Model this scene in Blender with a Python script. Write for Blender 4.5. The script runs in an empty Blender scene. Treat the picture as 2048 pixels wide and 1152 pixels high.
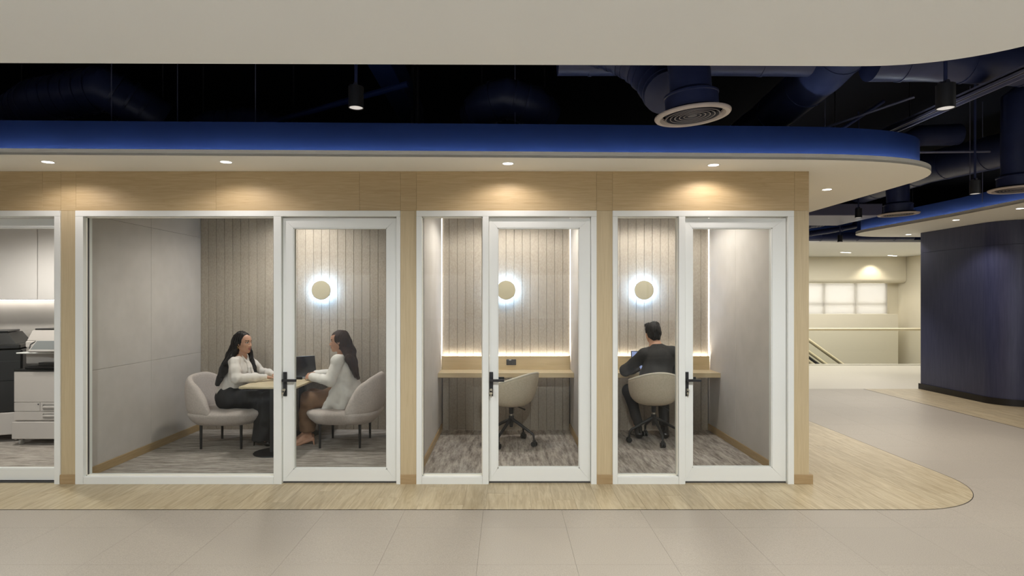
import bpy, bmesh, math, random
import numpy as np
from mathutils import Vector, Matrix

# ------------------------------------------------------------------ camera, world, lights, exposure
F, H, CX, CY = 1220.0, 1.636, 1012.0, 600.0          # focal length (px), eye height, vanishing point
PI = math.pi
sc = bpy.context.scene
C = bpy.context.collection
cam_d = bpy.data.cameras.new('camera')
cam = bpy.data.objects.new('camera', cam_d)
C.objects.link(cam)
cam.location = (0, 0, H)
cam.rotation_euler = (PI / 2, 0, 0)
cam_d.sensor_width = 36.0
cam_d.lens = F / 2048 * 36.0
cam_d.shift_x = (1024 - CX) / 2048
cam_d.shift_y = (CY - 576) / 2048
cam_d.clip_start = 0.05
sc.camera = cam
sc.view_settings.view_transform = 'Standard'
sc.view_settings.look = 'None'
sc.view_settings.gamma = 1.0
sc.view_settings.use_curve_mapping = False
sc.view_settings.exposure = 0.0
w = bpy.data.worlds.new('world')
sc.world = w
w.use_nodes = True
w.node_tree.nodes['Background'].inputs[0].default_value = (0.55, 0.6, 0.7, 1)
w.node_tree.nodes['Background'].inputs[1].default_value = 0.02
try:
    sc.cycles.use_denoising = True
    sc.cycles.max_bounces = 10
    sc.cycles.diffuse_bounces = 5
    sc.cycles.transparent_max_bounces = 16
    sc.cycles.sample_clamp_indirect = 4.0
    sc.cycles.caustics_reflective = False
    sc.cycles.caustics_refractive = False
except Exception:
    pass


def area(name, loc, sx, sy, power, col=(1, 1, 1), rot=(0, 0, 0)):
    d = bpy.data.lights.new(name, 'AREA')
    d.shape = 'RECTANGLE'
    d.size, d.size_y, d.energy, d.color = sx, sy, power, col
    o = bpy.data.objects.new(name, d)
    C.objects.link(o)
    o.location, o.rotation_euler = loc, rot
    return o


def spot(name, loc, power, angle, blend, col=(1, 0.86, 0.66), r=0.035, rot=(0, 0, 0)):
    d = bpy.data.lights.new(name, 'SPOT')
    d.energy, d.color, d.spot_size, d.spot_blend, d.shadow_soft_size = power, col, math.radians(angle), blend, r
    o = bpy.data.objects.new(name, d)
    C.objects.link(o)
    o.location, o.rotation_euler = loc, rot
    return o


WARM, NEUT, COOL = (1, 0.91, 0.88), (1, 0.945, 0.885), (0.8, 0.9, 1.0)
P_SCALLOP, P_BOOTH, P_HALL = 14, 66, 640
# unseen spots without fixtures, added to brighten the timber front, floor and ceiling
for ox in (-6.4, -2.3, 0.5, 3.2):
    spot('fill_spot', (ox, 2.3, 2.74), 175 if ox > -5 else 180, 116, 0.7, (0.985, 1.0, 1.01), 0.07, (math.radians(35), 0, 0))
for ox in (-4.6, -1.6, 1.5, 4.4):
    spot('fill_spot', (ox, -2.4, 2.74), P_HALL, 125, 0.5, (0.90, 1.02, 1.22), 0.07)
# added area fills, no fixtures: right hall, far lobby over the void
area('lobby_fill', (8.4, 15.9, 2.9), 6.0, 3.0, 205, (1, 0.975, 0.92))
area('hall_fill', (5.2, 12.9, 3.3), 1.6, 1.4, 60, (1, 0.93, 0.80), (math.radians(65), 0, 0))
area('hall_fill', (6.6, 2.4, 2.95), 2.6, 2.6, 130, (1, 0.97, 0.93))
# print room and the booths: one ceiling downlight each
spot('room_spot', (-5.2, 6.2, 2.68), 150, 162, 0.6, NEUT, 0.08)
spot('booth_spot', (-2.45, 6.80, 2.68), 66, 158, 0.6, NEUT, 0.10)
spot('booth_spot', (-2.45, 7.25, 2.68), 24, 168, 0.3, NEUT, 0.08)
spot('booth_spot', (0.04, 6.90, 2.68), P_BOOTH, 168, 0.3, NEUT, 0.10)
spot('booth_spot', (1.74, 6.90, 2.68), P_BOOTH, 168, 0.3, NEUT, 0.10)


# ------------------------------------------------------------------ helpers
def at(px, py, Y):
    return Vector(((px - CX) * Y / F, Y, H - (py - CY) * Y / F))


def on_z(px, py, z):
    return at(px, py, (H - z) * F / (py - CY))


def tag(o, label=None, cat=None, group=None, kind=None):
    if label: o['label'] = label
    if cat: o['category'] = cat
    if group: o['group'] = group
    if kind: o['kind'] = kind
    return o


def thing(name, label, cat, loc=(0, 0, 0), rz=0.0, group=None, kind=None):
    o = bpy.data.objects.new(name, None)
    o.empty_display_size = 0.1
    C.objects.link(o)
    o.location, o.rotation_euler = loc, (0, 0, rz)
    return tag(o, label, cat, group, kind)


def struct(o):
    o['kind'] = 'structure'
    return o


def link(name, me, mats, parent=None, smooth=False):
    if not isinstance(mats, (list, tuple)): mats = [mats]
    for m in mats: me.materials.append(m)
    if smooth: me.polygons.foreach_set('use_smooth', [True] * len(me.polygons))
    o = bpy.data.objects.new(name, me)
    C.objects.link(o)
    if parent: o.parent = parent
    return o


def obj(name, bm, mats, parent=None, smooth=False, sharp=None):
    me = bpy.data.meshes.new(name)
    bmesh.ops.recalc_face_normals(bm, faces=bm.faces)
    bm.to_mesh(me)
    bm.free()
    o = link(name, me, mats, parent, smooth)
    if smooth and sharp:
        try: me.set_sharp_from_angle(angle=math.radians(sharp))
        except Exception: pass
    return o


def nb(): return bmesh.new()


def xf(bm, verts, m):
    bmesh.ops.transform(bm, matrix=m, verts=verts)


def box(bm, x0, x1, y0, y1, z0, z1, bev=0.0, m=None, seg=1):
    r = bmesh.ops.create_cube(bm, size=1.0)
    vs = r['verts']
    for v in vs:
        v.co = Vector((x0 + (v.co.x + .5) * (x1 - x0), y0 + (v.co.y + .5) * (y1 - y0), z0 + (v.co.z + .5) * (z1 - z0)))
    if bev > 0:
        es = list({e for v in vs for e in v.link_edges})
        r2 = bmesh.ops.bevel(bm, geom=es, offset=bev, segments=seg, affect='EDGES', profile=0.5)
        vs = list({v for f in r2['faces'] for v in f.verts} | {v for v in vs if v.is_valid})
        seen = set(vs); stack = list(vs)
        while stack:
            v = stack.pop()
            for e in v.link_edges:
                q = e.other_vert(v)
                if q not in seen: seen.add(q); stack.append(q)
        vs = list(seen)
    if m is not None: xf(bm, vs, m)
    return bm


def bx(x0, x1, y0, y1, z0, z1, bev=0.0, seg=1):
    return box(nb(), x0, x1, y0, y1, z0, z1, bev, None, seg)


def cyl(bm, a, b, r1, r2=None, n=16, cap=True):
    a, b = Vector(a), Vector(b)
    r2 = r1 if r2 is None else r2
    d = b - a
    q = d.to_track_quat('Z', 'Y').to_matrix().to_4x4()
    bmesh.ops.create_cone(bm, cap_ends=cap, segments=n, radius1=r1, radius2=r2, depth=d.length,
                          matrix=Matrix.Translation((a + b) / 2) @ q)
    return bm


def tube(bm, pts, r, n=10, cap=True, radii=None):
    pts = [Vector(p) for p in pts]
    rings = []
    up = Vector((0, 0, 1))
    prev = None
    for i, p in enumerate(pts):
        t = (pts[min(i + 1, len(pts) - 1)] - pts[max(i - 1, 0)]).normalized()
        if prev is None:
            s = t.cross(up)
            if s.length < 1e-3: s = t.cross(Vector((0, 1, 0)))
        else:
            s = prev - t * prev.dot(t)
        s.normalize(); prev = s
        u = s.cross(t)
        rr = radii[i] if radii else r
        rings.append([bm.verts.new(p + s * rr * math.cos(2 * PI * k / n) + u * rr * math.sin(2 * PI * k / n)) for k in range(n)])
    for A, B in zip(rings, rings[1:]):
        for k in range(n):
            bm.faces.new((A[k], A[(k + 1) % n], B[(k + 1) % n], B[k]))
    if cap:
        bm.faces.new(rings[0][::-1]); bm.faces.new(rings[-1])
    return bm


def lathe(bm, prof, c=(0, 0, 0), n=32, m=None):
    c = Vector(c)
    rings = []
    for r, z in prof:
        if r < 1e-5: rings.append([bm.verts.new(c + Vector((0, 0, z)))])
        else: rings.append([bm.verts.new(c + Vector((r * math.cos(2 * PI * k / n), r * math.sin(2 * PI * k / n), z))) for k in range(n)])
    for A, B in zip(rings, rings[1:]):
        for k in range(n):
            if len(A) == 1 and len(B) == 1: continue
            if len(A) == 1: bm.faces.new((A[0], B[k], B[(k + 1) % n]))
            elif len(B) == 1: bm.faces.new((A[k], B[0], A[(k + 1) % n]))
            else: bm.faces.new((A[k], A[(k + 1) % n], B[(k + 1) % n], B[k]))
    if m is not None: xf(bm, [v for R in rings for v in R], m)
    return bm


def prism(bm, poly, z0, z1):
    a = [bm.verts.new((p[0], p[1], z0)) for p in poly]
    b = [bm.verts.new((p[0], p[1], z1)) for p in poly]
    n = len(poly)
    bm.faces.new(a[::-1]); bm.faces.new(b)
    for i in range(n): bm.faces.new((a[i], a[(i + 1) % n], b[(i + 1) % n], b[i]))
    return bm


def ribbon(bm, pts, off, z0, z1):
    """A wall that follows a plan polyline, `off` thick to its left."""
    P = [Vector((p[0], p[1])) for p in pts]
    N = []
    for i in range(len(P)):
        t = (P[min(i + 1, len(P) - 1)] - P[max(i - 1, 0)]).normalized()
        N.append(Vector((-t.y, t.x)))
    q = [p + n * off for p, n in zip(P, N)]
    rows = [[bm.verts.new((*p, z)) for p in s] for s, z in ((P, z0), (P, z1), (q, z1), (q, z0))]
    n = len(P)
    for i in range(n - 1):
        for r in range(4):
            A, B = rows[r], rows[(r + 1) % 4]
            bm.faces.new((A[i], A[i + 1], B[i + 1], B[i]))
    for i in (0, n - 1): bm.faces.new([rows[r][i] for r in range(4)])
    return bm


def arc(cx, cy, r, a0, a1, n=14):
    return [(cx + r * math.cos(math.radians(a0 + (a1 - a0) * i / n)), cy + r * math.sin(math.radians(a0 + (a1 - a0) * i / n))) for i in range(n + 1)]


def offset(pts, d):
    P = [Vector(p) for p in pts]; out = []
    for i in range(len(P)):
        t = (P[min(i + 1, len(P) - 1)] - P[max(i - 1, 0)]).normalized()
        out.append((P[i].x - t.y * d, P[i].y + t.x * d))
    return out


def children(o): return [c for c in bpy.data.objects if c.parent == o]


def copy_tree(o, parent=None):
    kids = list(children(o))
    c = o.copy(); C.objects.link(c); c.parent = parent
    for k in kids: copy_tree(k, c)
    return c


# ------------------------------------------------------------------ materials
def mat(name, col, rough=0.5, metal=0.0, spec=0.5, emit=None, es=0.0, sheen=0.0):
    m = bpy.data.materials.new(name)
    m.use_nodes = True
    b = m.node_tree.nodes['Principled BSDF']
    b.inputs['Base Color'].default_value = (*col, 1)
    b.inputs['Roughness'].default_value = rough
    b.inputs['Metallic'].default_value = metal
    b.inputs['Specular IOR Level'].default_value = spec
    if sheen: b.inputs['Sheen Weight'].default_value = sheen
    if emit:
        b.inputs['Emission Color'].default_value = (*emit, 1)
        b.inputs['Emission Strength'].default_value = es
    return m


def N(m, t, **k):
    n = m.node_tree.nodes.new(t)
    for a, v in k.items(): setattr(n, a, v)
    return n


def L(m, a, b): m.node_tree.links.new(a, b)


def noisy(m, c1, c2, scale=(1, 1, 1), ns=5.0, detail=4.0, lo=0.35, hi=0.65, rnd=0.0, bump=0.0, bscale=None, rough=0.6, distort=0.0, rot=0.0):
    """Colour between c1 and c2 by stretched noise in object space; optional per-object shift and bump."""
    b = m.node_tree.nodes['Principled BSDF']
    tc = N(m, 'ShaderNodeTexCoord')
    mp = N(m, 'ShaderNodeMapping')
    mp.inputs['Scale'].default_value = scale
    mp.inputs['Rotation'].default_value = (0, 0, rot)
    src = tc.outputs['Object']
    L(m, src, mp.inputs['Vector'])
    if rnd:
        oi = N(m, 'ShaderNodeObjectInfo')
        cm = N(m, 'ShaderNodeCombineXYZ')
        ml = N(m, 'ShaderNodeMath', operation='MULTIPLY'); ml.inputs[1].default_value = 37.0
        L(m, oi.outputs['Random'], ml.inputs[0])
        for i in range(3): L(m, ml.outputs[0], cm.inputs[i])
        L(m, cm.outputs[0], mp.inputs['Location'])
    nz = N(m, 'ShaderNodeTexNoise')
    nz.inputs['Scale'].default_value = ns
    nz.inputs['Detail'].default_value = detail
    nz.inputs['Roughness'].default_value = rough
    nz.inputs['Distortion'].default_value = distort
    L(m, mp.outputs[0], nz.inputs['Vector'])
    cr = N(m, 'ShaderNodeValToRGB')
    cr.color_ramp.elements[0].position, cr.color_ramp.elements[1].position = lo, hi
    cr.color_ramp.elements[0].color, cr.color_ramp.elements[1].color = (*c1, 1), (*c2, 1)
    L(m, nz.outputs['Fac'], cr.inputs[0])
    out = cr.outputs[0]
    if rnd:
        hs = N(m, 'ShaderNodeHueSaturation')
        mr = N(m, 'ShaderNodeMapRange')
        mr.inputs['To Min'].default_value, mr.inputs['To Max'].default_value = 1 - rnd, 1 + rnd
        L(m, oi.outputs['Random'], mr.inputs['Value'])
        L(m, mr.outputs[0], hs.inputs['Value'])
        L(m, out, hs.inputs['Color'])
        out = hs.outputs[0]
    L(m, out, b.inputs['Base Color'])
    if bump:
        bn = N(m, 'ShaderNodeBump')
        bn.inputs['Strength'].default_value = bump
        bn.inputs['Distance'].default_value = 0.004
        if bscale:
            n2 = N(m, 'ShaderNodeTexNoise'); n2.inputs['Scale'].default_value = bscale
            n2.inputs['Detail'].default_value = 3
            L(m, tc.outputs['Object'], n2.inputs['Vector'])
            L(m, n2.outputs['Fac'], bn.inputs['Height'])
        else: L(m, nz.outputs['Fac'], bn.inputs['Height'])
        L(m, bn.outputs[0], b.inputs['Normal'])
    return m


M = {}
M['paint'] = mat('white_paint', (0.92, 0.925, 0.90), 0.7, spec=0.25)
M['lip'] = mat('lip_paint', (0.90, 0.87, 0.77), 0.6)
M['soffit'] = mat('soffit_paint', (0.95, 0.935, 0.87), 0.7, spec=0.25)
M['blue'] = noisy(mat('blue_paint', (0.010, 0.028, 0.17), 0.6, spec=0.2), (0.0045, 0.0145, 0.068), (0.0065, 0.019, 0.085), ns=1.2)
M['void'] = mat('void_paint', (0.004, 0.005, 0.010), 0.85, spec=0.1)
M['duct'] = noisy(mat('duct_paint', (0.012, 0.016, 0.05), 0.4), (0.018, 0.025, 0.075), (0.030, 0.040, 0.105), ns=3.0, bump=0.15, bscale=18)
M['strut'] = mat('strut_paint', (0.15, 0.155, 0.24), 0.45, metal=0.1)
M['pipe'] = mat('pipe_paint', (0.02, 0.019, 0.022), 0.5)
M['oak'] = noisy(mat('oak_veneer', (0.4, 0.27, 0.14), 0.5, spec=0.3), (0.46, 0.335, 0.175), (0.57, 0.435, 0.25), scale=(0.5, 2, 9), ns=6, detail=8, lo=0.3, hi=0.72, rnd=0.03, distort=1.2)
M['oakv'] = noisy(mat('oak_veneer_upright', (0.4, 0.27, 0.14), 0.5, spec=0.3), (0.50, 0.40, 0.245), (0.585, 0.48, 0.305), scale=(12, 2, 0.5), ns=6, detail=8, lo=0.3, hi=0.72, rnd=0.03, distort=0.6)
M['oakb'] = noisy(mat('oak_skirting', (0.3, 0.19, 0.09), 0.5, spec=0.3), (0.36, 0.25, 0.125), (0.43, 0.31, 0.17), scale=(1, 1, 14), ns=5, detail=6)
M['frame'] = mat('white_frame', (0.80, 0.815, 0.78), 0.4, spec=0.4)
M['gasket'] = mat('gasket', (0.05, 0.05, 0.05), 0.6)
M['black'] = mat('black_metal', (0.012, 0.012, 0.013), 0.45)
M['wallg'] = noisy(mat('greige_panel', (0.5, 0.46, 0.42), 0.75, spec=0.2), (0.50, 0.465, 0.43), (0.54, 0.505, 0.47), ns=4, bump=0.05, bscale=220)
M['felt'] = noisy(mat('felt_slat', (0.4, 0.35, 0.3), 0.9, spec=0.1), (0.36, 0.315, 0.265), (0.44, 0.39, 0.33), scale=(1, 1, 0.6), ns=70, detail=4, rnd=0.03, bump=0.35, bscale=260)
M['carpet'] = noisy(mat('carpet', (0.3, 0.27, 0.24), 0.95, spec=0.05), (0.20, 0.172, 0.155), (0.54, 0.485, 0.435), scale=(1.5, 0.20, 1), ns=13, detail=10, lo=0.38, hi=0.60, rough=0.78, bump=0.5, bscale=300)
M['carpet2'] = noisy(mat('carpet_across', (0.3, 0.27, 0.24), 0.95, spec=0.05), (0.20, 0.175, 0.155), (0.50, 0.455, 0.41), scale=(0.28, 1.7, 1), ns=11, detail=10, lo=0.37, hi=0.60, rough=0.78, rot=0.5, bump=0.5, bscale=300)
M['tile'] = noisy(mat('vinyl_tile', (0.4, 0.36, 0.3), 0.42, spec=0.35), (0.305, 0.27, 0.22), (0.435, 0.385, 0.315), ns=170, detail=4, lo=0.3, hi=0.7, rnd=0.012, bump=0.06)
M['grout'] = mat('floor_joint', (0.33, 0.295, 0.24), 0.8)
M['plankbase'] = mat('plank_joint', (0.24, 0.185, 0.105), 0.7)
M['oakjoint'] = mat('oak_joint', (0.33, 0.24, 0.13), 0.7)
M['plank'] = noisy(mat('wood_plank', (0.5, 0.37, 0.2), 0.4, spec=0.35), (0.36, 0.285, 0.17), (0.52, 0.44, 0.29), scale=(9, 0.9, 1), ns=3.4, detail=9, lo=0.34, hi=0.66, rnd=0.06, distort=0.8)
M['lobbyfloor'] = mat('lobby_floor', (0.60, 0.565, 0.49), 0.3)
M['cream'] = mat('cream_wall', (0.71, 0.66, 0.53), 0.7)
M['navy'] = noisy(mat('navy_panel', (0.03, 0.038, 0.09), 0.35), (0.042, 0.048, 0.100), (0.060, 0.066, 0.128), scale=(6, 6, 0.4), ns=6, detail=6)
M['darkskirt'] = mat('dark_skirting', (0.012, 0.010, 0.009), 0.4)
M['ring'] = mat('diffuser_ring', (0.50, 0.43, 0.39), 0.45)
M['vane'] = mat('vane_edge', (0.30, 0.27, 0.26), 0.45)
M['grey'] = mat('diffuser_vane', (0.03, 0.03, 0.045), 0.45)
M['lens'] = mat('lamp_lens', (1, 1, 1), 0.4, emit=(1, 0.95, 0.86), es=9.0)
M['lensdim'] = mat('pendant_lens', (0.6, 0.58, 0.55), 0.4, emit=(1, 0.95, 0.9), es=0.45)
M['led'] = mat('led_strip', (1, 1, 1), 0.5, emit=(1, 0.92, 0.80), es=44.0)
M['ledside'] = mat('led_side_strip', (1, 1, 1), 0.5, emit=(1, 0.93, 0.86), es=7.0)
M['ledcool'] = mat('led_ring', (1, 1, 1), 0.5, emit=(0.42, 0.64, 1.0), es=70.0)
M['ledroom'] = mat('led_cabinet', (1, 1, 1), 0.5, emit=(1, 0.93, 0.86), es=14.0)
M['ledcove'] = mat('led_cove', (1, 1, 1), 0.5, emit=(0.85, 0.93, 1.0), es=26.0)
M['disc'] = mat('lamp_disc', (0.44, 0.40, 0.29), 0.6)
M['top'] = noisy(mat('table_laminate', (0.6, 0.5, 0.33), 0.4), (0.60, 0.50, 0.32), (0.66, 0.56, 0.385), scale=(1, 12, 1), ns=4, detail=5)
M['desk'] = noisy(mat('desk_laminate', (0.6, 0.47, 0.29), 0.45), (0.56, 0.44, 0.26), (0.63, 0.50, 0.31), scale=(0.6, 4, 9), ns=4, detail=5)
M['fabric'] = noisy(mat('chair_fabric', (0.5, 0.44, 0.41), 0.9, spec=0.15, sheen=0.15), (0.50, 0.44, 0.405), (0.58, 0.515, 0.475), ns=60, bump=0.25, bscale=350)
M['shell'] = noisy(mat('shell_fabric', (0.5, 0.44, 0.34), 0.85, spec=0.15), (0.50, 0.43, 0.325), (0.565, 0.49, 0.38), ns=60, bump=0.2, bscale=350)
M['piping'] = mat('shell_edge', (0.66, 0.60, 0.50), 0.7)
M['chrome'] = mat('chrome', (0.6, 0.6, 0.58), 0.2, metal=1.0)
M['skin'] = noisy(mat('skin', (0.52, 0.30, 0.20), 0.5), (0.50, 0.275, 0.185), (0.56, 0.32, 0.22), ns=14)
M['skin2'] = noisy(mat('skin_tan', (0.45, 0.24, 0.15), 0.5), (0.45, 0.24, 0.155), (0.51, 0.28, 0.185), ns=14)
M['lips'] = mat('lips', (0.36, 0.13, 0.11), 0.5)
M['eye'] = mat('eye_white', (0.6, 0.57, 0.53), 0.3)
M['iris'] = mat('eye_iris', (0.015, 0.01, 0.008), 0.2)
M['hairb'] = noisy(mat('black_hair', (0.01, 0.009, 0.009), 0.5, spec=0.3), (0.006, 0.005, 0.005), (0.018, 0.015, 0.014), scale=(30, 30, 2), ns=4, bump=0.6)
M['hairn'] = noisy(mat('brown_hair', (0.03, 0.015, 0.01), 0.55, spec=0.2), (0.016, 0.008, 0.005), (0.045, 0.021, 0.012), scale=(30, 30, 2), ns=4, bump=0.6)
M['blouse'] = noisy(mat('blouse', (0.68, 0.64, 0.60), 0.75), (0.66, 0.615, 0.575), (0.74, 0.70, 0.66), ns=9, bump=0.1, bscale=40)
M['white'] = noisy(mat('white_jacket', (0.74, 0.72, 0.68), 0.75), (0.71, 0.685, 0.645), (0.80, 0.78, 0.74), ns=9, bump=0.1, bscale=40)
M['ink'] = noisy(mat('black_trousers', (0.02, 0.02, 0.022), 0.7), (0.008, 0.008, 0.009), (0.018, 0.018, 0.020), ns=8)
M['brown'] = noisy(mat('brown_trousers', (0.14, 0.075, 0.04), 0.75), (0.125, 0.066, 0.034), (0.19, 0.105, 0.055), ns=8)
M['suit'] = noisy(mat('charcoal_suit', (0.035, 0.032, 0.031), 0.8), (0.018, 0.017, 0.016), (0.030, 0.028, 0.027), ns=50)
M['gold'] = mat('gold', (0.7, 0.5, 0.2), 0.25, metal=1.0)
M['shoe'] = mat('patent_leather', (0.01, 0.01, 0.01), 0.15)
M['alu'] = mat('laptop_aluminium', (0.5, 0.5, 0.5), 0.35, metal=0.8)
M['screenoff'] = mat('dark_screen', (0.008, 0.008, 0.009), 0.12)
M['screenon'] = mat('lit_screen', (0.1, 0.12, 0.2), 0.3, emit=(0.30, 0.36, 0.62), es=0.75)
M['copier'] = mat('copier_plastic', (0.50, 0.46, 0.43), 0.5)
M['copierd'] = mat('copier_dark', (0.008, 0.008, 0.008), 0.35)
M['copierg'] = mat('copier_grey', (0.36, 0.34, 0.32), 0.45)
M['panelglass'] = mat('touch_panel', (0.16, 0.17, 0.17), 0.2)
M['rubber'] = mat('rubber', (0.02, 0.02, 0.02), 0.6)
M['brass'] = noisy(mat('satin_rail', (0.62, 0.52, 0.32), 0.35), (0.72, 0.63, 0.42), (0.78, 0.69, 0.48), ns=3)
M['blind'] = mat('roller_blind', (0.72, 0.70, 0.66), 0.8)
M['daylight'] = mat('window_daylight', (0.8, 0.8, 0.8), 0.8, emit=(0.92, 0.96, 1.0), es=1.3)
M['skylight'] = mat('lobby_daylight', (0.8, 0.8, 0.8), 0.8, emit=(0.95, 0.97, 1.0), es=3.0)
M['cabinet'] = noisy(mat('cabinet_laminate', (0.6, 0.57, 0.55), 0.5), (0.585, 0.555, 0.535), (0.615, 0.585, 0.565), ns=2)
M['key'] = mat('key_metal', (0.55, 0.5, 0.38), 0.3, metal=1.0)
M['socket'] = mat('socket_plastic', (0.02, 0.016, 0.015), 0.35)
M['tray'] = mat('white_insert', (0.6, 0.6, 0.58), 0.5)


def glass_mat(name, tint=(0.96, 0.975, 0.965), ior=1.40):
    m = bpy.data.materials.new(name); m.use_nodes = True
    nt = m.node_tree; nt.nodes.remove(nt.nodes['Principled BSDF'])
    out = nt.nodes['Material Output']
    tr = N(m, 'ShaderNodeBsdfTransparent'); tr.inputs[0].default_value = (*tint, 1)
    gl = N(m, 'ShaderNodeBsdfGlossy'); gl.inputs['Roughness'].default_value = 0.0
    fr = N(m, 'ShaderNodeFresnel'); fr.inputs[0].default_value = ior
    mx = N(m, 'ShaderNodeMixShader')
    ge = N(m, 'ShaderNodeNewGeometry')                 # only the outer face of the thin pane mirrors
    k = N(m, 'ShaderNodeMath', operation='SUBTRACT'); k.inputs[0].default_value = 1.0
    L(m, ge.outputs['Backfacing'], k.inputs[1])
    k2 = N(m, 'ShaderNodeMath', operation='MULTIPLY')
    L(m, fr.outputs[0], k2.inputs[0]); L(m, k.outputs[0], k2.inputs[1])
    L(m, k2.outputs[0], mx.inputs[0]); L(m, tr.outputs[0], mx.inputs[1]); L(m, gl.outputs[0], mx.inputs[2])
    L(m, mx.outputs[0], out.inputs[0])
    return m


def translucent(m, f):
    nt = m.node_tree; b = nt.nodes['Principled BSDF']
    t = N(m, 'ShaderNodeBsdfTranslucent'); t.inputs[0].default_value = b.inputs['Base Color'].default_value
    x = N(m, 'ShaderNodeMixShader'); x.inputs[0].default_value = f
    L(m, b.outputs[0], x.inputs[1]); L(m, t.outputs[0], x.inputs[2]); L(m, x.outputs[0], nt.nodes['Material Output'].inputs[0])


translucent(M['blind'], 0.55)
M['rearwall'] = mat('rear_wall', (0.20, 0.19, 0.17), 0.8)
M['glass'] = glass_mat('clear_glass')
M['glassg'] = glass_mat('balustrade_glass', (0.985, 0.99, 0.975))
# ------------------------------------------------------------------ setting: floors
YF = 5.422                                            # plane of the timber front
random.seed(4)
floor = struct(obj('floor', bx(-8, 13, -6.6, 15.3, -0.20, -0.007), M['grout']))
tag(floor, 'beige vinyl tile floor of the hall', None)
fld = obj('tile_field', bx(-8, 13, -6.6, 3.158, -0.008, 0.0), M['tile'], floor); fld['kind'] = 'stuff'
TS, TX0, TY0 = 0.61, 0.433, 3.16
tile_me = bpy.data.meshes.new('tile')
tb = bx(-TS / 2 + .0005, TS / 2 - .0005, -TS / 2 + .0005, TS / 2 - .0005, -0.0065, 0.0, 0.0004); tb.to_mesh(tile_me); tb.free()
tile_me.materials.append(M['tile'])
for i in range(-11, 12):
    for j in range(0, 14):
        x, y = TX0 + TS * (i + .5), TY0 + TS * (j + .5)
        if y - TS / 2 > 11.3 or x > 7.6: continue
        if x < 3.1 and y > 5.3: continue
        if x < 4.0 and y > 5.9: continue
        if x + TS / 2 < -0.86 * (y + TS / 2) or x - TS / 2 > 0.88 * (y + TS / 2): continue
        t = bpy.data.objects.new('tile', tile_me); C.objects.link(t); t.parent = floor; t.location = (x, y, 0)


def clip(poly, conv):
    """Keep the part of poly inside the convex counter-clockwise outline conv."""
    out = poly
    for a, b in zip(conv, conv[1:] + conv[:1]):
        inp, out = out, []
        f = lambda p: (b[0] - a[0]) * (p[1] - a[1]) - (b[1] - a[1]) * (p[0] - a[0])
        for p, q in zip(inp, inp[1:] + inp[:1]):
            fp, fq = f(p), f(q)
            if fp >= 0: out.append(p)
            if (fp >= 0) != (fq >= 0):
                t = fp / (fp - fq); out.append((p[0] + t * (q[0] - p[0]), p[1] + t * (q[1] - p[1])))
        if not out: return []
    return out


wood1 = [(-5.2, 4.752)] + arc(3.2, 5.652, 0.9, -90, 0, 20) + [(4.1, 11.2), (-5.2, 11.2)]
wood2 = [(6.57, 5.4), (9.4, 5.4), (9.4, 11.21), (6.57, 11.21)]


def planks(parent, conv, xr, yr, skip):
    n = 0
    wd, ln = 0.18, 1.22
    x = xr[0]; k = 0
    while x < xr[1]:
        y = yr[0] - ln * ((k * 0.381) % 1.0)
        while y < yr[1]:
            g = 0.0007
            p = clip([(x + g, y + g), (x + wd - g, y + g), (x + wd - g, y + ln - g), (x + g, y + ln - g)], conv)
            if len(p) > 2 and not skip(x, y, x + wd, y + ln):
                obj('plank', prism(nb(), p, 0.0002, 0.0022), M['plank'], parent); n += 1
            y += ln
        x += wd; k += 1
    return n


fw = struct(obj('floor', prism(nb(), wood1, -0.0004, 0.0004), M['plankbase']))
tag(fw, 'pale wood plank floor strip in front of the glazed rooms')
planks(fw, wood1, (-5.2, 4.1), (4.752, 11.2), lambda x0, y0, x1, y1: y0 > 5.5 and x1 < 2.6)
fw2 = struct(obj('floor', prism(nb(), wood2, -0.0004, 0.0004), M['plankbase']))
tag(fw2, 'pale wood plank floor around the navy wall')
planks(fw2, wood2, (6.57, 8.6), (6.2, 11.2), lambda x0, y0, x1, y1: x0 > 7.8 and y0 > 9.6)
for pts in (wood1[:-1], [wood2[3], wood2[0]]):
    o = struct(obj('trim_1', ribbon(nb(), pts, 0.005, 0.0, 0.0027), M['darkskirt']))
lob = struct(obj('floor', bx(3.0, 13, 11.215, 15.35, -0.2, 0.001), M['lobbyfloor']))
tag(lob, 'glossy cream floor of the lobby beside the balustrade')
# carpets
for x0, x1, m in ((-8, -3.96, 'carpet2'), (-3.85, -0.9, 'carpet2'), (-0.81, 0.81, 'carpet'), (0.92, 2.55, 'carpet')):
    struct(obj('floor', bx(x0, x1, YF + .06, 7.72, -0.006, 0.004), M[m]))

# ------------------------------------------------------------------ setting: room block
ZC, ZT = 2.78, 2.43
front = struct(thing('wall_front', 'light oak timber front of the meeting rooms', None))
X = lambda px: (px - CX) / 225.0


def panel(x0, x1, z0, z1, m, y0=YF, y1=YF + .11):
    return obj('panel', bx(x0 + .0006, x1 - .0006, y0, y1, z0 + .0006, z1 - .0006, 0.0008), M[m], front)


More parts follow.
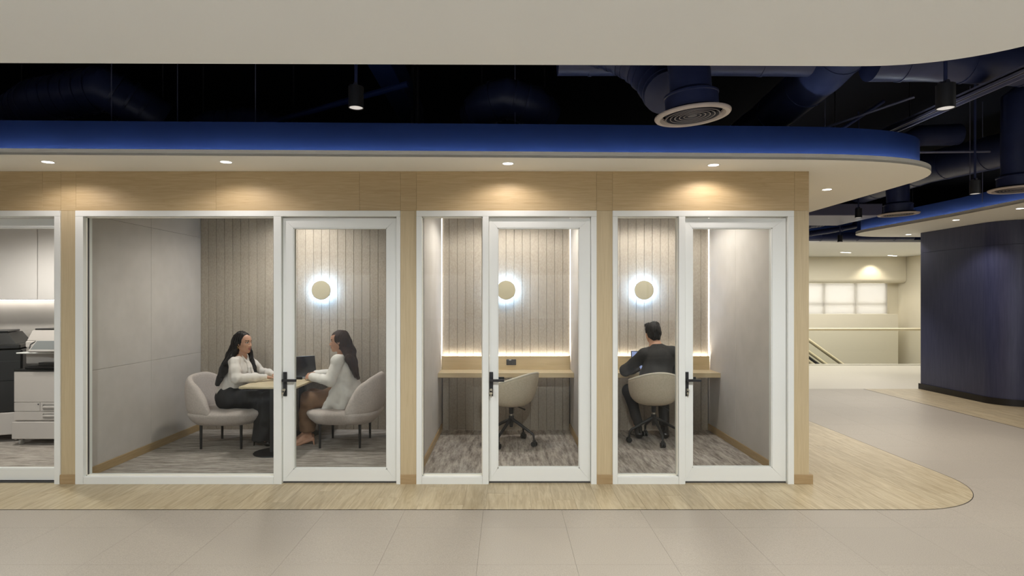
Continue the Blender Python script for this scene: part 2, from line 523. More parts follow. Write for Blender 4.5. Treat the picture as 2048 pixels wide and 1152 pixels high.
for a, b in ((-460, -150), (-150, 85), (85, 122), (122, 152), (152, 432), (432, 719), (719, 801), (801, 833), (833, 1193), (1193, 1225), (1225, 1589), (1589, 1618)):
    panel(X(a), X(b), ZT, ZC, 'oak')
for a, b in ((122, 152), (801, 833), (1193, 1225), (1587, 1618)):
    panel(X(a), X(b), 0.0, ZT, 'oakv')
obj('backing', bx(-6.6, X(1618) - .005, YF + .03, YF + .10, ZT + .02, ZC - .002), M['oakjoint'], front)
for k, (a, b) in enumerate(((120.5, 152), (801, 833), (1193, 1225), (1587, 1625))):
    struct(obj('baseboard_front', bx(X(a), X(b), YF - .012, YF + .02, 0.0, 0.085, 0.002), M['oakb']))
struct(obj('wall_right', bx(2.576, X(1618), YF + .112, 8.1, 0, ZC), M['oakv']))

# side walls and back walls inside: painted panels with joints, felt slats at the back


def side_wall(x0, x1, face, joints=(6.55,), zj=1.42):
    """face: x of the visible face; thin panels stand on the core."""
    core = struct(obj('wall_side', bx(min(x0, x1), max(x0, x1), YF + .112, 7.9, 0, ZC - .03), M['wallg']))
    return core


def panels(core, xa, xb, ys, zs):
    for a, b in zip(ys, ys[1:]):
        for c, d in zip(zs, zs[1:]):
            obj('panel', bx(min(xa, xb), max(xa, xb), a + .0012, b - .0012, c + .0012, d - .0012, .0015), M['wallg'], core)


c1 = side_wall(-3.96, -3.86, 0)
panels(c1, -3.862, -3.85, (5.56, 6.62, 7.70), (0.0, 0.98, 2.42, 2.74))
panels(c1, -3.972, -3.958, (5.56, 6.62, 7.70), (0.0, 2.74))
c2 = side_wall(-0.895, -0.825, 0)
panels(c2, -0.827, -0.81, (5.56, 6.65, 7.71), (0.0, 2.72)); panels(c2, -0.905, -0.893, (5.56, 6.65, 7.70), (0.0, 2.72))
c3 = side_wall(0.825, 0.905, 0)
panels(c3, 0.81, 0.827, (5.56, 6.65, 7.71), (0.0, 2.72)); panels(c3, 0.903, 0.92, (5.56, 6.65, 7.70), (0.0, 2.72))
c4 = struct(obj('wall_side', bx(2.557, 2.575, YF + .112, 7.9, 0, ZC - .03), M['wallg']))
panels(c4, 2.55, 2.5575, (5.56, 6.78, 7.71), (0.0, 2.72))
c5 = struct(obj('wall_left', bx(-8.1, -8.0, -6.6, 8, 0, 4.4), M['wallg']))

SL = 0.102


def slat_wall(x0, x1, yb, dy):
    core = struct(obj('wall_back', bx(x0, x1, yb, yb + .08, 0, 2.75), M['felt']))
    n = int((x1 - x0) / SL) + 1
    me = None
    st = (x0 + x1) / 2 - n * SL / 2
    for k in range(n):
        a, b = max(st + k * SL, x0), min(st + (k + 1) * SL, x1)
        if b - a < .015: continue
        full = (b - a) > SL - 1e-4
        if full and me is None or not full:
            bm = nb(); ch = 0.0045
            h = (b - a) / 2
            prism(bm, [(-h + .0008, 0), (-h + .0008, -dy + ch), (-h + ch, -dy), (h - ch, -dy), (h - .0008, -dy + ch), (h - .0008, 0)], 0.0, 2.74)
            bmesh.ops.recalc_face_normals(bm, faces=bm.faces)
            m2 = bpy.data.meshes.new('slat'); bm.to_mesh(m2); bm.free(); m2.materials.append(M['felt'])
            if full: me = m2
            use = m2
        else: use = me
        o = bpy.data.objects.new('slat', use); C.objects.link(o); o.parent = core; o.location = ((a + b) / 2, yb, 0)
    return core


slat_wall(-3.85, -0.905, 7.715, 0.022)
slat_wall(-0.796, 0.796, 7.70, 0.04)
slat_wall(0.934, 2.536, 7.70, 0.04)
for x0, x1 in ((-0.825, 0.825), (0.90, 2.57)):
    struct(obj('wall_back', bx(x0, x1, 7.78, 7.9, 0, 2.75), M['wallg']))
struct(obj('wall_back', bx(-8, -3.95, 7.72, 7.9, 0, 2.75), M['wallg']))
struct(obj('ceiling', bx(-8, 2.56, YF + .112, 7.9, 2.745, 2.775), M['paint']))
# skirtings inside
for a, b, f in ((-3.85, -3.836, 1), (-0.81, -0.796, 1), (0.796, 0.81, 1), (0.92, 0.934, 1), (2.536, 2.55, 1), (-0.919, -0.905, 1)):
    struct(obj('baseboard_side', bx(a, b, YF + .125, 7.66, 0.004, 0.085, 0.002), M['oakb']))

# ------------------------------------------------------------------ glazed fronts: frame, fixed pane, door leaf


def bar(name, x0, x1, z0, z1, y0, y1, m, parent, bev=.002):
    return obj(name, bx(x0, x1, y0, y1, z0, z1, bev), M[m], parent)


def handle(parent, x, y, z, s=1):
    h = obj('door_handle', bx(x - .016, x + .016, y - .012, y, z - .145, z + .07, .002), M['black'], parent)
    bm = nb()
    cyl(bm, (x, y - .01, z), (x, y - .05, z), .011, n=12)
    box(bm, x - .012, x + .115, y - .062, y - .044, z - .011, z + .011, .002)
    obj('lever', bm, M['black'], h)
    bm = nb()
    cyl(bm, (x, y - .008, z - .085), (x, y - .022, z - .085), .010, n=12)
    obj('lock_cylinder', bm, M['chrome'], h)
    bm = nb()
    yb = y + .055
    box(bm, x - .016, x + .016, yb, yb + .012, z - .145, z + .07, .002)
    cyl(bm, (x, yb + .01, z), (x, yb + .05, z), .011, n=12)
    box(bm, x - .012, x + .115, yb + .044, yb + .062, z - .011, z + .011, .002)
    obj('inner_handle', bm, M['black'], h)
    return h


def glazed(n, px0, px1, pane, mul, leaf, glass, win_label, door_label, recess=0.022):
    fy0, fy1 = YF - .012, YF + .11
    win = struct(thing('window_%d' % n, win_label, None))
    zt = ZT - 0.001
    bar('frame_head', X(px0), X(px1), (600 - 433) / 225 + H, zt, fy0, fy1, 'frame', win)
    zi = (600 - 433) / 225 + H - .0005
    wj = 0.045
    bar('jamb', X(px0), X(pane[0]) if pane else X(px0) + wj, 0.0, zi, fy0, fy1, 'frame', win)
    bar('jamb', X(leaf[1]), X(px1), 0.0, zi, fy0, fy1, 'frame', win)
    if pane:
        bar('mullion', X(mul[0]), X(mul[1]), 0.0, zi, fy0, fy1, 'frame', win)
        bar('sill', X(pane[0]) + .001, X(mul[0]) - .001, 0.0, 0.066, fy0 + .001, fy1, 'frame', win)
        x0, x1, z0, z1 = X(pane[0]), X(mul[0]), .066, zi
        bm = nb()
        for a, b, c, d in ((x0, x0 + .008, z0, z1), (x1 - .008, x1, z0, z1), (x0, x1, z0, z0 + .008), (x0, x1, z1 - .008, z1)):
            box(bm, a, b, YF + .03, YF + .06, c, d)
        obj('glazing_bead', bm, M['lip'], win)
        obj('gasket', bx(x0 + .008, x0 + .0105, YF + .036, YF + .055, z0, z1), M['gasket'], win)
        obj('pane', bx(x0 + .006, x1 - .006, YF + .04, YF + .05, z0 + .006, z1 - .006), M['glass'], win)
    d = struct(thing('door_%d' % n, door_label, None))
    ly0 = YF + recess; ly1 = ly0 + .055
    X0, X1, G0, G1 = X(leaf[0]) + .003, X(leaf[1]) - .003, X(glass[0]), X(glass[1])
    Z0, Z1, g0, g1 = 0.018, zi - .012, (968 - glass[3]) / 225, (968 - glass[2]) / 225
    # mitred leaf: four trapezoid bars
    for nm, P in (('stile', [(X0, Z0), (G0, g0), (G0, g1), (X0, Z1)]), ('stile', [(X1, Z0), (X1, Z1), (G1, g1), (G1, g0)]),
                  ('rail', [(X0, Z1), (G0, g1), (G1, g1), (X1, Z1)]), ('rail', [(X0, Z0), (X1, Z0), (G1, g0), (G0, g0)])):
        bm = nb()
        cx = sum(p[0] for p in P) / 4; cz = sum(p[1] for p in P) / 4
        Q = [(p[0] + (.0005 if p[0] < cx else -.0005), p[1] + (.0005 if p[1] < cz else -.0005)) for p in P]
        a = [bm.verts.new((p[0], ly0, p[1])) for p in Q]; b = [bm.verts.new((p[0], ly1, p[1])) for p in Q]
        bm.faces.new(a); bm.faces.new(b[::-1])
        for i in range(4): bm.faces.new((a[i], b[i], b[(i + 1) % 4], a[(i + 1) % 4]))
        obj(nm, bm, M['frame'], d)
    bm = nb()
    for a, b, c, e in ((G0, G0 + .008, g0, g1), (G1 - .008, G1, g0, g1), (G0, G1, g0, g0 + .008), (G0, G1, g1 - .008, g1)):
        box(bm, a, b, ly0 + .004, ly1 - .004, c, e)
    obj('glazing_bead', bm, M['frame'], d)
    obj('pane', bx(G0 + .002, G1 - .002, ly0 + .022, ly0 + .032, g0 + .002, g1 - .002), M['glass'], d)
    obj('threshold', bx(X0, X1, YF + .03, YF + .08, 0.0005, 0.012), M['gasket'], d)
    return win, d, ly0


gl = {}
gl[1] = glazed(1, -210, 122, None, None, (-200, 110), (-190, 101, 453, 942), 'white frame of the print room door at the left edge', 'white framed glass door of the print room', 0.06)
gl[2] = glazed(2, 152, 801, (168, 548), (548, 563.5), (563.5, 793), (585, 773, 455, 940), 'white framed fixed glass pane of the two seat meeting room', 'white framed glass door of the meeting room with two women')
gl[3] = glazed(3, 833, 1193, (844, 965), (965, 977.5), (977.5, 1182), (995, 1160, 455, 938), 'narrow white framed glass pane of the empty phone booth', 'white framed glass door of the empty phone booth')
gl[4] = glazed(4, 1225, 1587, (1235, 1357), (1357, 1370), (1370, 1575), (1386, 1547, 455, 937), 'narrow white framed glass pane of the booth with the man', 'white framed glass door of the booth with the man')
for n, px in ((2, 569), (3, 982), (4, 1374)):
    w_, d_, y_ = gl[n]
    hx = {2: 569, 3: 982.5, 4: 1374.5}[n]
    handle(d_, X(hx), y_, (968 - 760) / 225)


def keys(px, y, label, cut):
    x, z = X(px), (968 - 779) / 225
    t = thing('key_bunch', label, 'keys', (x, y - .022, z), 0)
    bm = nb(); cyl(bm, (0, 0.004, 0), (0, -.018, 0), .009, n=12); box(bm, -.010, .010, -.040, -.016, -.002, .002, .0008)
    obj('key', bm, M['key'], t)
    bm = nb()
    lathe(bm, [(.011, -.0012), (.013, -.0012), (.013, .0012), (.011, .0012), (.011, -.0012)], (0, 0, 0), 16, Matrix.Translation((0, -.03, -.012)) @ Matrix.Rotation(PI / 2, 4, 'X'))
    obj('key_ring', bm, M['key'], t)
    for k in range(cut):
        bm = nb()
        lathe(bm, [(0, -.001), (.010, -.001), (.010, .001), (0, .001)], (0, 0, 0), 14, Matrix.Translation((-.004 + .008 * k, -.031 - .003 * k, -.03)) @ Matrix.Rotation(PI / 2, 4, 'X'))
        box(bm, -.0065 + .008 * k, -.0015 + .008 * k, -.032 - .003 * k, -.030 - .003 * k, -.066, -.036)
        obj('key', bm, M['key'], t)


keys(568.5, gl[2][2], 'key in the lock of the meeting room door by the two women', 1)
keys(982, gl[3][2], 'brassy keys hanging in the lock of the empty phone booth door', 2)
keys(1374.5, gl[4][2], 'single key hanging in the lock of the door to the booth with the man', 1)

# ------------------------------------------------------------------ ceiling clouds
canopy = [(-7.5, 4.70), (-3.98, 4.80), (0.0, 4.90), (2.2, 4.965)] + \
         [tuple(Vector((2.2, 4.965)) * (1 - t) ** 3 + Vector((3.1, 4.99)) * 3 * t * (1 - t) ** 2 + Vector((3.93, 5.12)) * 3 * t * t * (1 - t) + Vector((3.96, 5.95)) * t ** 3) for t in [i / 22 for i in range(1, 23)]] + [(3.95, 11.0)]


def cloud(pts, close, z, zf, label, m='soffit', lip=0.05, back=0.085):
    slab = struct(obj('ceiling', prism(nb(), list(pts) + close, z, z + .02), M[m]))
    tag(slab, label)
    obj('lip', ribbon(nb(), pts, 0.014, z + .0005, z + lip), M['lip'], slab)
    inner = offset(pts, back)
    obj('fascia', ribbon(nb(), inner, 0.03, z + .021, zf), M['blue'], slab, True, 40)
    obj('cove_strip', ribbon(nb(), offset(pts, .018), 0.014, z + .021, z + .026), M['ledcove'], slab)
    lidp = offset(pts, back + .01)
    obj('lid', prism(nb(), list(lidp) + close, zf - .02, zf - .001), M['void'], slab)
    return slab


cloud(canopy, [(-7.5, 11.0)], ZC, 3.075, 'white canopy with blue fascia over the glazed rooms')
fc = [(2.62, -3.5), (2.62, 1.6)] + [tuple(Vector((2.62, 1.6)) * (1 - t) ** 3 + Vector((2.62, 2.62)) * 3 * t * (1 - t) ** 2 + Vector((2.32, 2.99)) * 3 * t * t * (1 - t) + Vector((1.70, 2.985)) * t ** 3) for t in [i / 22 for i in range(1, 23)]] + [(0.6, 2.972), (-3.0, 2.940), (-7.6, 2.92)]
cloud(fc, [(-7.6, -3.5)], ZC, 3.06, 'white ceiling cloud above the camera in the foreground', 'paint')
cl2 = [(12.0, 11.95)] + [(7.6, 11.95)] + [tuple(Vector((7.6, 11.95)) * (1 - t) ** 3 + Vector((6.95, 11.95)) * 3 * t * (1 - t) ** 2 + Vector((6.45, 11.75)) * 3 * t * t * (1 - t) + Vector((6.50, 10.9)) * t ** 3) for t in [i / 16 for i in range(1, 17)]] + [(6.60, 9.0), (6.56, 7.6), (6.5, 4.5)]
cloud(cl2, [(12.0, 4.5)], 2.87, 3.14, 'white ceiling cloud with blue fascia over the navy wall')
far = struct(obj('ceiling', bx(3.0, 13, 13.85, 19.2, 2.95, 3.0), M['paint'])); tag(far, 'white ceiling of the far lobby')
struct(obj('trim_2', bx(3.0, 13, 13.86, 13.95, 3.0, 3.42), M['blue']))
void = struct(obj('ceiling', bx(-8.1, 13, -6.6, 19.5, 4.3, 4.4), M['void'])); tag(void, 'dark open ceiling void')

# ------------------------------------------------------------------ navy wall on the right, far lobby, rear and outer walls
nav = arc(8.07, 9.75, 0.45, 180, 270, 16)
npts = [(7.62, 11.21), (7.62, 10.6)] + nav + [(9.0, 9.30), (12.2, 9.30)]
navy = struct(thing('wall_navy', 'navy blue curved wall with dark skirting', None))
obj('panel', ribbon(nb(), npts, 0.2, 0.0, 2.497), M['navy'], navy, True, 40)
obj('panel', ribbon(nb(), npts, 0.2, 2.500, 2.868), M['navy'], navy, True, 40)
struct(obj('baseboard_navy', ribbon(nb(), [(7.61, 11.24)] + offset(npts, -0.012), -0.012, 0.0, 0.105), M['darkskirt'], None, True, 40))
obj('end_panel', bx(7.63, 12.2, 11.1, 11.205, 0, 2.86), M['navy'], navy)

wf = struct(obj('wall_far', bx(3.0, 13, 18.9, 19.1, -3, 2.94), M['cream']))
wr = struct(obj('wall_lobby', bx(12.15, 12.35, 11.0, 19, -3, 2.949), M['cream']))
bulk = nb()
bp = [(18.9, 2.949), (18.5, 2.949), (18.5, 2.30)] + [(18.62 + .12 * math.cos(math.radians(a)), 2.27 + .12 * math.sin(math.radians(a))) for a in range(180, 271, 15)] + [(18.9, 2.15)]
va = [bulk.verts.new((3.0, p[0], p[1])) for p in bp]; vb_ = [bulk.verts.new((12.14, p[0], p[1])) for p in bp]
bulk.faces.new(va); bulk.faces.new(vb_[::-1])
for i in range(len(bp)): bulk.faces.new((va[i], vb_[i], vb_[(i + 1) % len(bp)], va[(i + 1) % len(bp)]))
struct(obj('trim_3', bulk, M['cream'], None, True, 35))
struct(obj('wall_low', bx(3.0, 11.70, 18.2, 18.32, -3, 1.215), M['cream']))
wn = struct(thing('window_5', 'lobby window with white roller blinds', None))
obj('daylight', bx(8.80, 11.76, 18.885, 18.895, 1.2, 2.149), M['skylight'], wn)
bm = nb()
for x in (8.81, 9.79, 10.77, 11.73): box(bm, x - .05, x + .05, 18.84, 18.88, 1.15, 2.148)
box(bm, 8.77, 11.76, 18.84, 18.88, 1.47, 1.55)
obj('frame', bm, M['lip'], wn)
for x0, x1, lb in ((8.81, 9.79, 'white roller blind cut off by the timber corner, left end of the lobby window'), (9.79, 10.77, 'middle white roller blind of the far lobby window'), (10.77, 11.75, 'white roller blind at the right end of the far lobby window')):
    b = obj('roller_blind', bx(x0 + .004, x1 - .004, 18.79, 18.796, 1.2, 2.147), M['blind'])
    tag(b, lb, 'blind', 'roller blinds on the lobby window')
    bm = nb(); cyl(bm, (x0 + .01, 18.793, 1.2), (x1 - .01, 18.793, 1.2), .012, n=10)
    obj('bottom_bar', bm, M['lip'], b)

# rear of the office, behind the photographer (seen only as reflections in the glass)
wb = struct(obj('wall_rear', bx(-8, 13, -6.7, -6.6, 0, 4.3), M['rearwall']))
struct(obj('wall_outer', bx(13.0, 13.1, -6.6, 19.1, -3, 4.3), M['wallg']))
for i, x in enumerate((-5.6, -2.9, 0.6, 3.2)):
    wn = struct(thing('window_%d' % (6 + i), 'bright office window behind the photographer', None))
    obj('daylight', bx(x, x + 1.7, -6.58, -6.57, 1.05, 2.35), M['daylight'], wn)
    bm = nb()
    for a in (x - .04, x + .83, x + 1.7): box(bm, a, a + .06, -6.59, -6.54, 1.0, 2.4)
    for z in (1.0, 2.35): box(bm, x - .04, x + 1.76, -6.59, -6.54, z, z + .05)
    obj('frame', bm, M['lip'], wn)
struct(obj('wall_partition', bx(-6.2, 1.5, -4.06, -4.0, 0, 1.18), M['wallg']))
# ------------------------------------------------------------------ recessed downlights, pendants, diffusers
def downlight(px, py, z, label, power=P_SCALLOP, angle=156, group='recessed downlights', name='recessed_downlight', r=.043):
    p = on_z(px, py, z)
    t = thing(name, label, 'downlight', p, 0, group)
    bm = nb(); lathe(bm, [(r, -.002), (r + .012, -.003), (r + .013, 0.001), (r, 0.001), (r, -.002)], n=24)
    obj('trim_ring', bm, M['paint'], t, True, 40)
    bm = nb(); lathe(bm, [(0, -.0035), (r * .7, -.003), (r, -.0012)], n=24)
    obj('lens', bm, M['lens'], t, True)
    if power:
        s = spot('downlight_spot', (0, 0, -.012), power, angle, 0.45, WARM, 0.03)
        s.parent = t
    return t


downlight(96, 324, ZC, 'recessed canopy downlight above the print room and oak post, leftmost in the canopy')
downlight(452, 324, ZC, 'recessed canopy downlight above the two seat meeting room')
downlight(1016, 327, ZC, 'recessed canopy downlight above the empty phone booth')
downlight(1427, 330, ZC, 'recessed canopy downlight above the booth with the man')
downlight(1654, 379, ZC, 'recessed canopy downlight past the timber corner', 45, 130)
downlight(1912, 440, 2.87, 'recessed downlight in the far right cloud, middle of the three', 50, 130)
downlight(1817, 469, 2.87, 'recessed downlight in the far right cloud, farthest one above the navy wall edge', 50, 130)
downlight(2040, 417, 2.87, 'recessed downlight in the far right cloud, at the right edge of the photo', 50, 130)
for px, py, lb in ((1692, 504.5, 'short linear spotlight in the far lobby ceiling, the left one'), (1785, 511, 'short linear spotlight in the far lobby ceiling, above the glowing wall')):
    p = on_z(px, py, 2.95)
    t = thing('linear_spotlight', lb, 'downlight', p, 0.5, 'linear spotlights of the lobby')
    obj('frame', bx(-.22, .22, -.04, .04, -.006, .001, .002), M['paint'], t)
    for k in range(4): obj('lens', bx(-.20 + .1 * k, -.11 + .1 * k, -.025, .025, -.010, -.004, .002), M['lens'], t)
s = spot('wall_wash', (11.05, 18.2, 2.93), 45, 110, 0.6, (1, .9, .72), .04)


def pendant(px, pyb, wpx, d, label, power, ztop=4.3):
    Y = d * F / wpx
    p = at(px, pyb, Y); r = d / 2; hh = d * 1.40
    t = thing('pendant_spotlight', label, 'spotlight', p, 0, 'black cylinder spotlights')
    bm = nb(); lathe(bm, [(r * .86, .012), (r * .9, 0), (r, 0), (r, hh), (0, hh)], n=28)
    obj('body', bm, M['black'], t, True, 35)
    bm = nb(); lathe(bm, [(0, .004), (r * .5, .006), (r * .88, .003)], n=28)
    obj('lens', bm, M['lensdim'], t, True)
    bm = nb(); cyl(bm, (0, 0, hh - .01), (0, 0, ztop - p.z), .010, n=10)
    obj('rod', bm, M['duct'], t)
    bm = nb(); box(bm, -r * .8, r * .1, -.012, .012, hh, hh + .014, .002); cyl(bm, (0, -.02, hh + .012), (0, .02, hh + .012), .012, n=12)
    obj('bracket', bm, M['grey'], t)
    s = spot('pendant_spot', (0, 0, -.01), power, 100, 0.6, (1, .95, .88), .03); s.parent = t
    return t


pendant(712, 216, 30, .090, 'black pendant spotlight over the meeting room side of the void', 45)
pendant(1891, 217, 34, .092, 'large black pendant spotlight by the grey strut channel', 70)
pendant(1950, 388, 19, .092, 'black pendant spotlight in front of the far cloud fascia', 150)
pendant(1717, 435.5, 13, .092, 'small black pendant spotlight beside the farther round air diffuser', 150)
pendant(1680, 484, 9.5, .092, 'farthest small black pendant spotlight before the blue band', 110)


def diffuser(loc, R, label, neck, tilt=(0, 0), ring='ring'):
    t = thing('air_diffuser', label, 'air vent', loc, 0, 'round ceiling air diffusers')
    t.rotation_euler = (tilt[0], tilt[1], 0)
    bm = nb(); lathe(bm, [(R * .80, .02), (R * .86, -.001), (R * .97, .0), (R, .008), (R, .016), (R * .78, .024)], n=48)
    obj('rim', bm, M[ring], t, True, 35)
    for k, f in enumerate((.70, .58, .46, .34, .22)):
        bm = nb(); lathe(bm, [(R * (f - .055), .024), (R * (f - .004), .003 + .001 * k), (R * (f + .02), .001 + .001 * k), (R * (f + .022), .006), (R * (f - .03), .030)], n=40)
        obj('vane', bm, M['grey'], t, True, 35)
    bm = nb(); lathe(bm, [(0, .004), (R * .13, .006), (R * .14, .014), (0, .016)], n=24)
    obj('hub', bm, M['grey'], t, True, 35)
    for k, f in enumerate((.70, .58, .46, .34, .22)):
        bm = nb(); lathe(bm, [(R * (f - .006), -.0005 + .001 * k), (R * (f + .008), -.0005 + .001 * k), (R * (f + .008), .002 + .001 * k), (R * (f - .006), .002 + .001 * k), (R * (f - .006), -.0005 + .001 * k)], n=40)
        obj('vane_edge', bm, M['vane'], t)
    bm = nb(); lathe(bm, [(0, .04), (R * .80, .035), (R * .80, .02)], n=32)
    obj('plenum', bm, M['void'], t)
    bm = nb()
    lathe(bm, [(R * .70, .015), (R * .70, .12), (R * .72, .125), (R * .72, .135), (R * .60, .15), (R * .55, .16), (R * .55, .30)], n=36)
    obj('collar', bm, M['duct'], t, True, 35)
    bm = nb(); tube(bm, [(0, 0, .28)] + [Vector(p) for p in neck], R * .56, 24)
    obj('neck_duct', bm, M['duct'], t, True, 50)
    return t


d1 = on_z(1385, 234, 2.75)
diffuser(d1, .225, 'large round air diffuser hanging in front of the blue fascia', [(0, 0, .45), (0, .04, .62), (-.03, .10, .80), (-.10, .18, 1.0), (-.2, .2, 1.3)], (0, math.radians(-4)))
d2 = on_z(1797, 430, 2.72)
diffuser(d2, .235, 'farther small round air diffuser at the end of the row past the timber corner', [(0, 0, .6), (.0, 0, .85), (.3, 0, 1.0), (.8, 0, 1.0)], (0, math.radians(-2)))
d3 = on_z(2034, 381, 2.72)
diffuser(d3, .235, 'round air diffuser cut by the right edge of the photo', [(0, 0, .5), (.0, 0, .9), (.2, 0, 1.05), (.7, 0, 1.05)])


def spiral_duct(name, pts, r, label, rings=0.45, cat='duct', m='duct'):
    t = thing(name, label, cat, pts[0], 0)
    o = Vector(pts[0]); P = [Vector(p) - o for p in pts]
    bm = nb(); tube(bm, P, r, 28); obj('pipe', bm, M[m], t, True, 50)
    for a, b in zip(P, P[1:]):
        n = max(1, int((b - a).length / rings)); d = (b - a).normalized()
        for k in range(n):
            c = a + (b - a) * ((k + .5) / n)
            bm = nb(); cyl(bm, c - d * .012, c + d * .012, r + .006, n=24)
            obj('seam', bm, M[m], t, True, 40)
    if o.z < 3.9:
        for q in (P[0].lerp(P[1], .5), P[-1]):
            bm = nb(); cyl(bm, q + Vector((0, 0, r * .9)), (q.x, q.y, 4.3 - o.z), .008, n=6)
            obj('hanger', bm, M['pipe'], t)
    return t


spiral_duct('round_duct', [(6.16, 5.6, 3.45), (6.05, 7.26, 3.45), (5.85, 8.45, 3.47), (5.95, 10.0, 3.47), (6.02, 11.5, 3.47)], .21, 'big navy spiral duct beyond the canopy tip')
spiral_duct('round_duct', [(2.62, 4.0, 3.72), (2.66, 5.1, 3.55), (2.7, 6.4, 3.5), (2.72, 8.2, 3.5)], .19, 'navy round duct running back above the booth with the man')
spiral_duct('round_duct', [(2.90, 4.85, 3.55), (3.4, 4.85, 3.55), (4.4, 4.9, 3.52), (5.4, 5.2, 3.5)], .17, 'navy round duct crossing above the large pendant spotlight')
spiral_duct('elbow_duct', [(.62, 4.34, 3.46), (.74, 4.31, 3.42), (.86, 4.27, 3.35), (.96, 4.22, 3.26), (1.02, 4.16, 3.16), (1.05, 4.09, 3.07), (1.06, 4.02, 3.0)], .15, 'ringed navy elbow duct left of the large round diffuser', .07)
spiral_duct('round_duct', [(.40, 4.7, 3.50), (.9, 4.7, 3.50), (1.6, 4.7, 3.50), (2.35, 4.72, 3.50)], .13, 'navy duct crossing behind the large round diffuser')
spiral_duct('round_duct', [(-.30, 6.4, 3.55), (-.2, 6.2, 3.62), (.0, 6.1, 3.66), (.25, 6.15, 3.6), (.4, 6.3, 3.5)], .2, 'dim bent duct above the empty phone booth', .12)
spiral_duct('round_duct', [(-3.4, 6.6, 3.32), (-3.1, 6.5, 3.45), (-2.7, 6.5, 3.48), (-2.3, 6.6, 3.36)], .2, 'dim bent duct above the meeting room', .12)
spiral_duct('round_duct', [(-5.6, 6.8, 3.6), (-4.8, 6.3, 3.7), (-4.0, 6.1, 3.75), (-3.6, 6.4, 3.5)], .22, 'dim bent duct at the left end of the void', .12)
# flat duct and twisted pipes beyond the timber corner
p = at(1700, 424, 10.5)
bd = tag(obj('box_duct', bx(4.9, 6.3, 10.2, 11.6, 3.05, 3.25, .01), M['strut']), 'pale flat box duct beyond the timber corner', 'duct')
spiral_duct('pipe_run', [(5.5, 12.6, 2.94), (5.9, 12.5, 2.95), (6.6, 12.5, 3.05), (7.2, 12.6, 3.16), (7.3, 12.8, 3.5)], .055, 'bent grey pipe behind the timber corner', 1.0, 'pipe')
spiral_duct('pipe_run', [(5.2, 13.2, 3.0), (6.4, 13.2, 3.0), (8.8, 13.2, 3.02)], .09, 'long level pipe above the far blue band', .8, 'pipe')
spiral_duct('pipe_run', [(5.4, 12.0, 3.02), (6.0, 12.0, 3.15), (6.3, 12.2, 3.2), (6.5, 12.2, 3.25), (6.6, 12.0, 3.5)], .10, 'short ribbed pipe behind the timber corner', .12, 'pipe')

# strut channel, beams, rods and conduits of the open void
t = thing('strut_channel', 'grey cable channel rising to the right behind the large pendant spotlight', 'cable tray', (3.78, 4.0, 3.30))
bm = nb(); box(bm, -.055, .055, 0, 7.0, 0, .012); obj('web', bm, M['strut'], t)
for x in (-.055, .043): obj('flange', bx(x, x + .012, 0, 7.0, -.022, .03), M['strut'], t)
bm = nb(); tube(bm, [(-.02, .2, -.012), (-.015, 2, -.012), (.0, 4, -.012), (.01, 6.8, -.012)], .007, 6); obj('cable', bm, M['black'], t)
for k in range(5): obj('hanger', bx(-.006, .006, .4 + 1.3 * k, .412 + 1.3 * k, .012, .99), M['pipe'], t)


def simple(name, bm, m, label, cat, group=None): return tag(obj(name, bm, M[m]), label, cat, group)


simple('steel_beam', bx(-1.17, -.97, 4.9, 7.2, 3.62, 3.9, .004), 'blue', 'dim blue beam beside the pendant over the meeting room', 'beam')
bm = nb(); tube(bm, [(-3.2, 6.3, 3.25), (-.9, 5.6, 3.62)], .03, 10); simple('conduit', bm, 'blue', 'thin blue pipe slanting up to the blue beam', 'pipe', 'conduits in the void')
for x, lb in ((-.98, 'left of two dim brown upright pipes above the meeting room door'), (-.93, 'right of two dim brown upright pipes above the meeting room door')):
    bm = nb(); cyl(bm, (x, 6.4, 2.8), (x, 6.4, 4.3), .022, n=10); simple('upright_pipe', bm, 'pipe', lb, 'pipe', 'upright pipes')
for (a, b, r, lb) in (((3.0, 6.4, 3.17), (5.0, 6.3, 3.17), .012, 'thin pale conduit level behind the large pendant spotlight'),
                      ((2.35, 6.6, 3.12), (3.75, 5.6, 3.5), .012, 'thin pale conduit slanting up toward the large pendant spotlight'),
                      ((3.15, 7.3, 3.12), (4.4, 7.1, 3.95), .02, 'brace slanting up in the void above the canopy corner'),
                      ((2.95, 6.9, 3.20), (3.715, 6.8, 3.285), .028, 'blue brace behind the large pendant spotlight'),
                      ((4.3, 8.6, 3.80), (7.2, 8.4, 3.80), .02, 'long conduit above the big spiral duct')):
    bm = nb(); tube(bm, [a, b], r, 8); simple('conduit', bm, 'strut' if r < .02 else 'duct', lb, 'pipe', 'conduits in the void')
for i, (px, Y) in enumerate(((223, 5.6), (355, 6.0), (511, 5.8), (1030, 6.0), (1650, 7.4), (1940, 7.6), (1965, 8.2))):
    q = at(px, 200, Y)
    bm = nb(); cyl(bm, (q.x, Y, 2.95), (q.x, Y, 4.3), .005, n=6)
    simple('hanger_rod', bm, 'strut', ['thin hanger rod at far left of the void', 'thin hanger rod above the left of the meeting room', 'thin hanger rod above the women', 'thin hanger rod above the empty phone booth', 'thin hanger rod above the right end of the canopy', 'thin hanger rod right of the large pendant spotlight', 'thin hanger rod farther right beyond the large pendant'][i], 'rod', 'hanger rods')

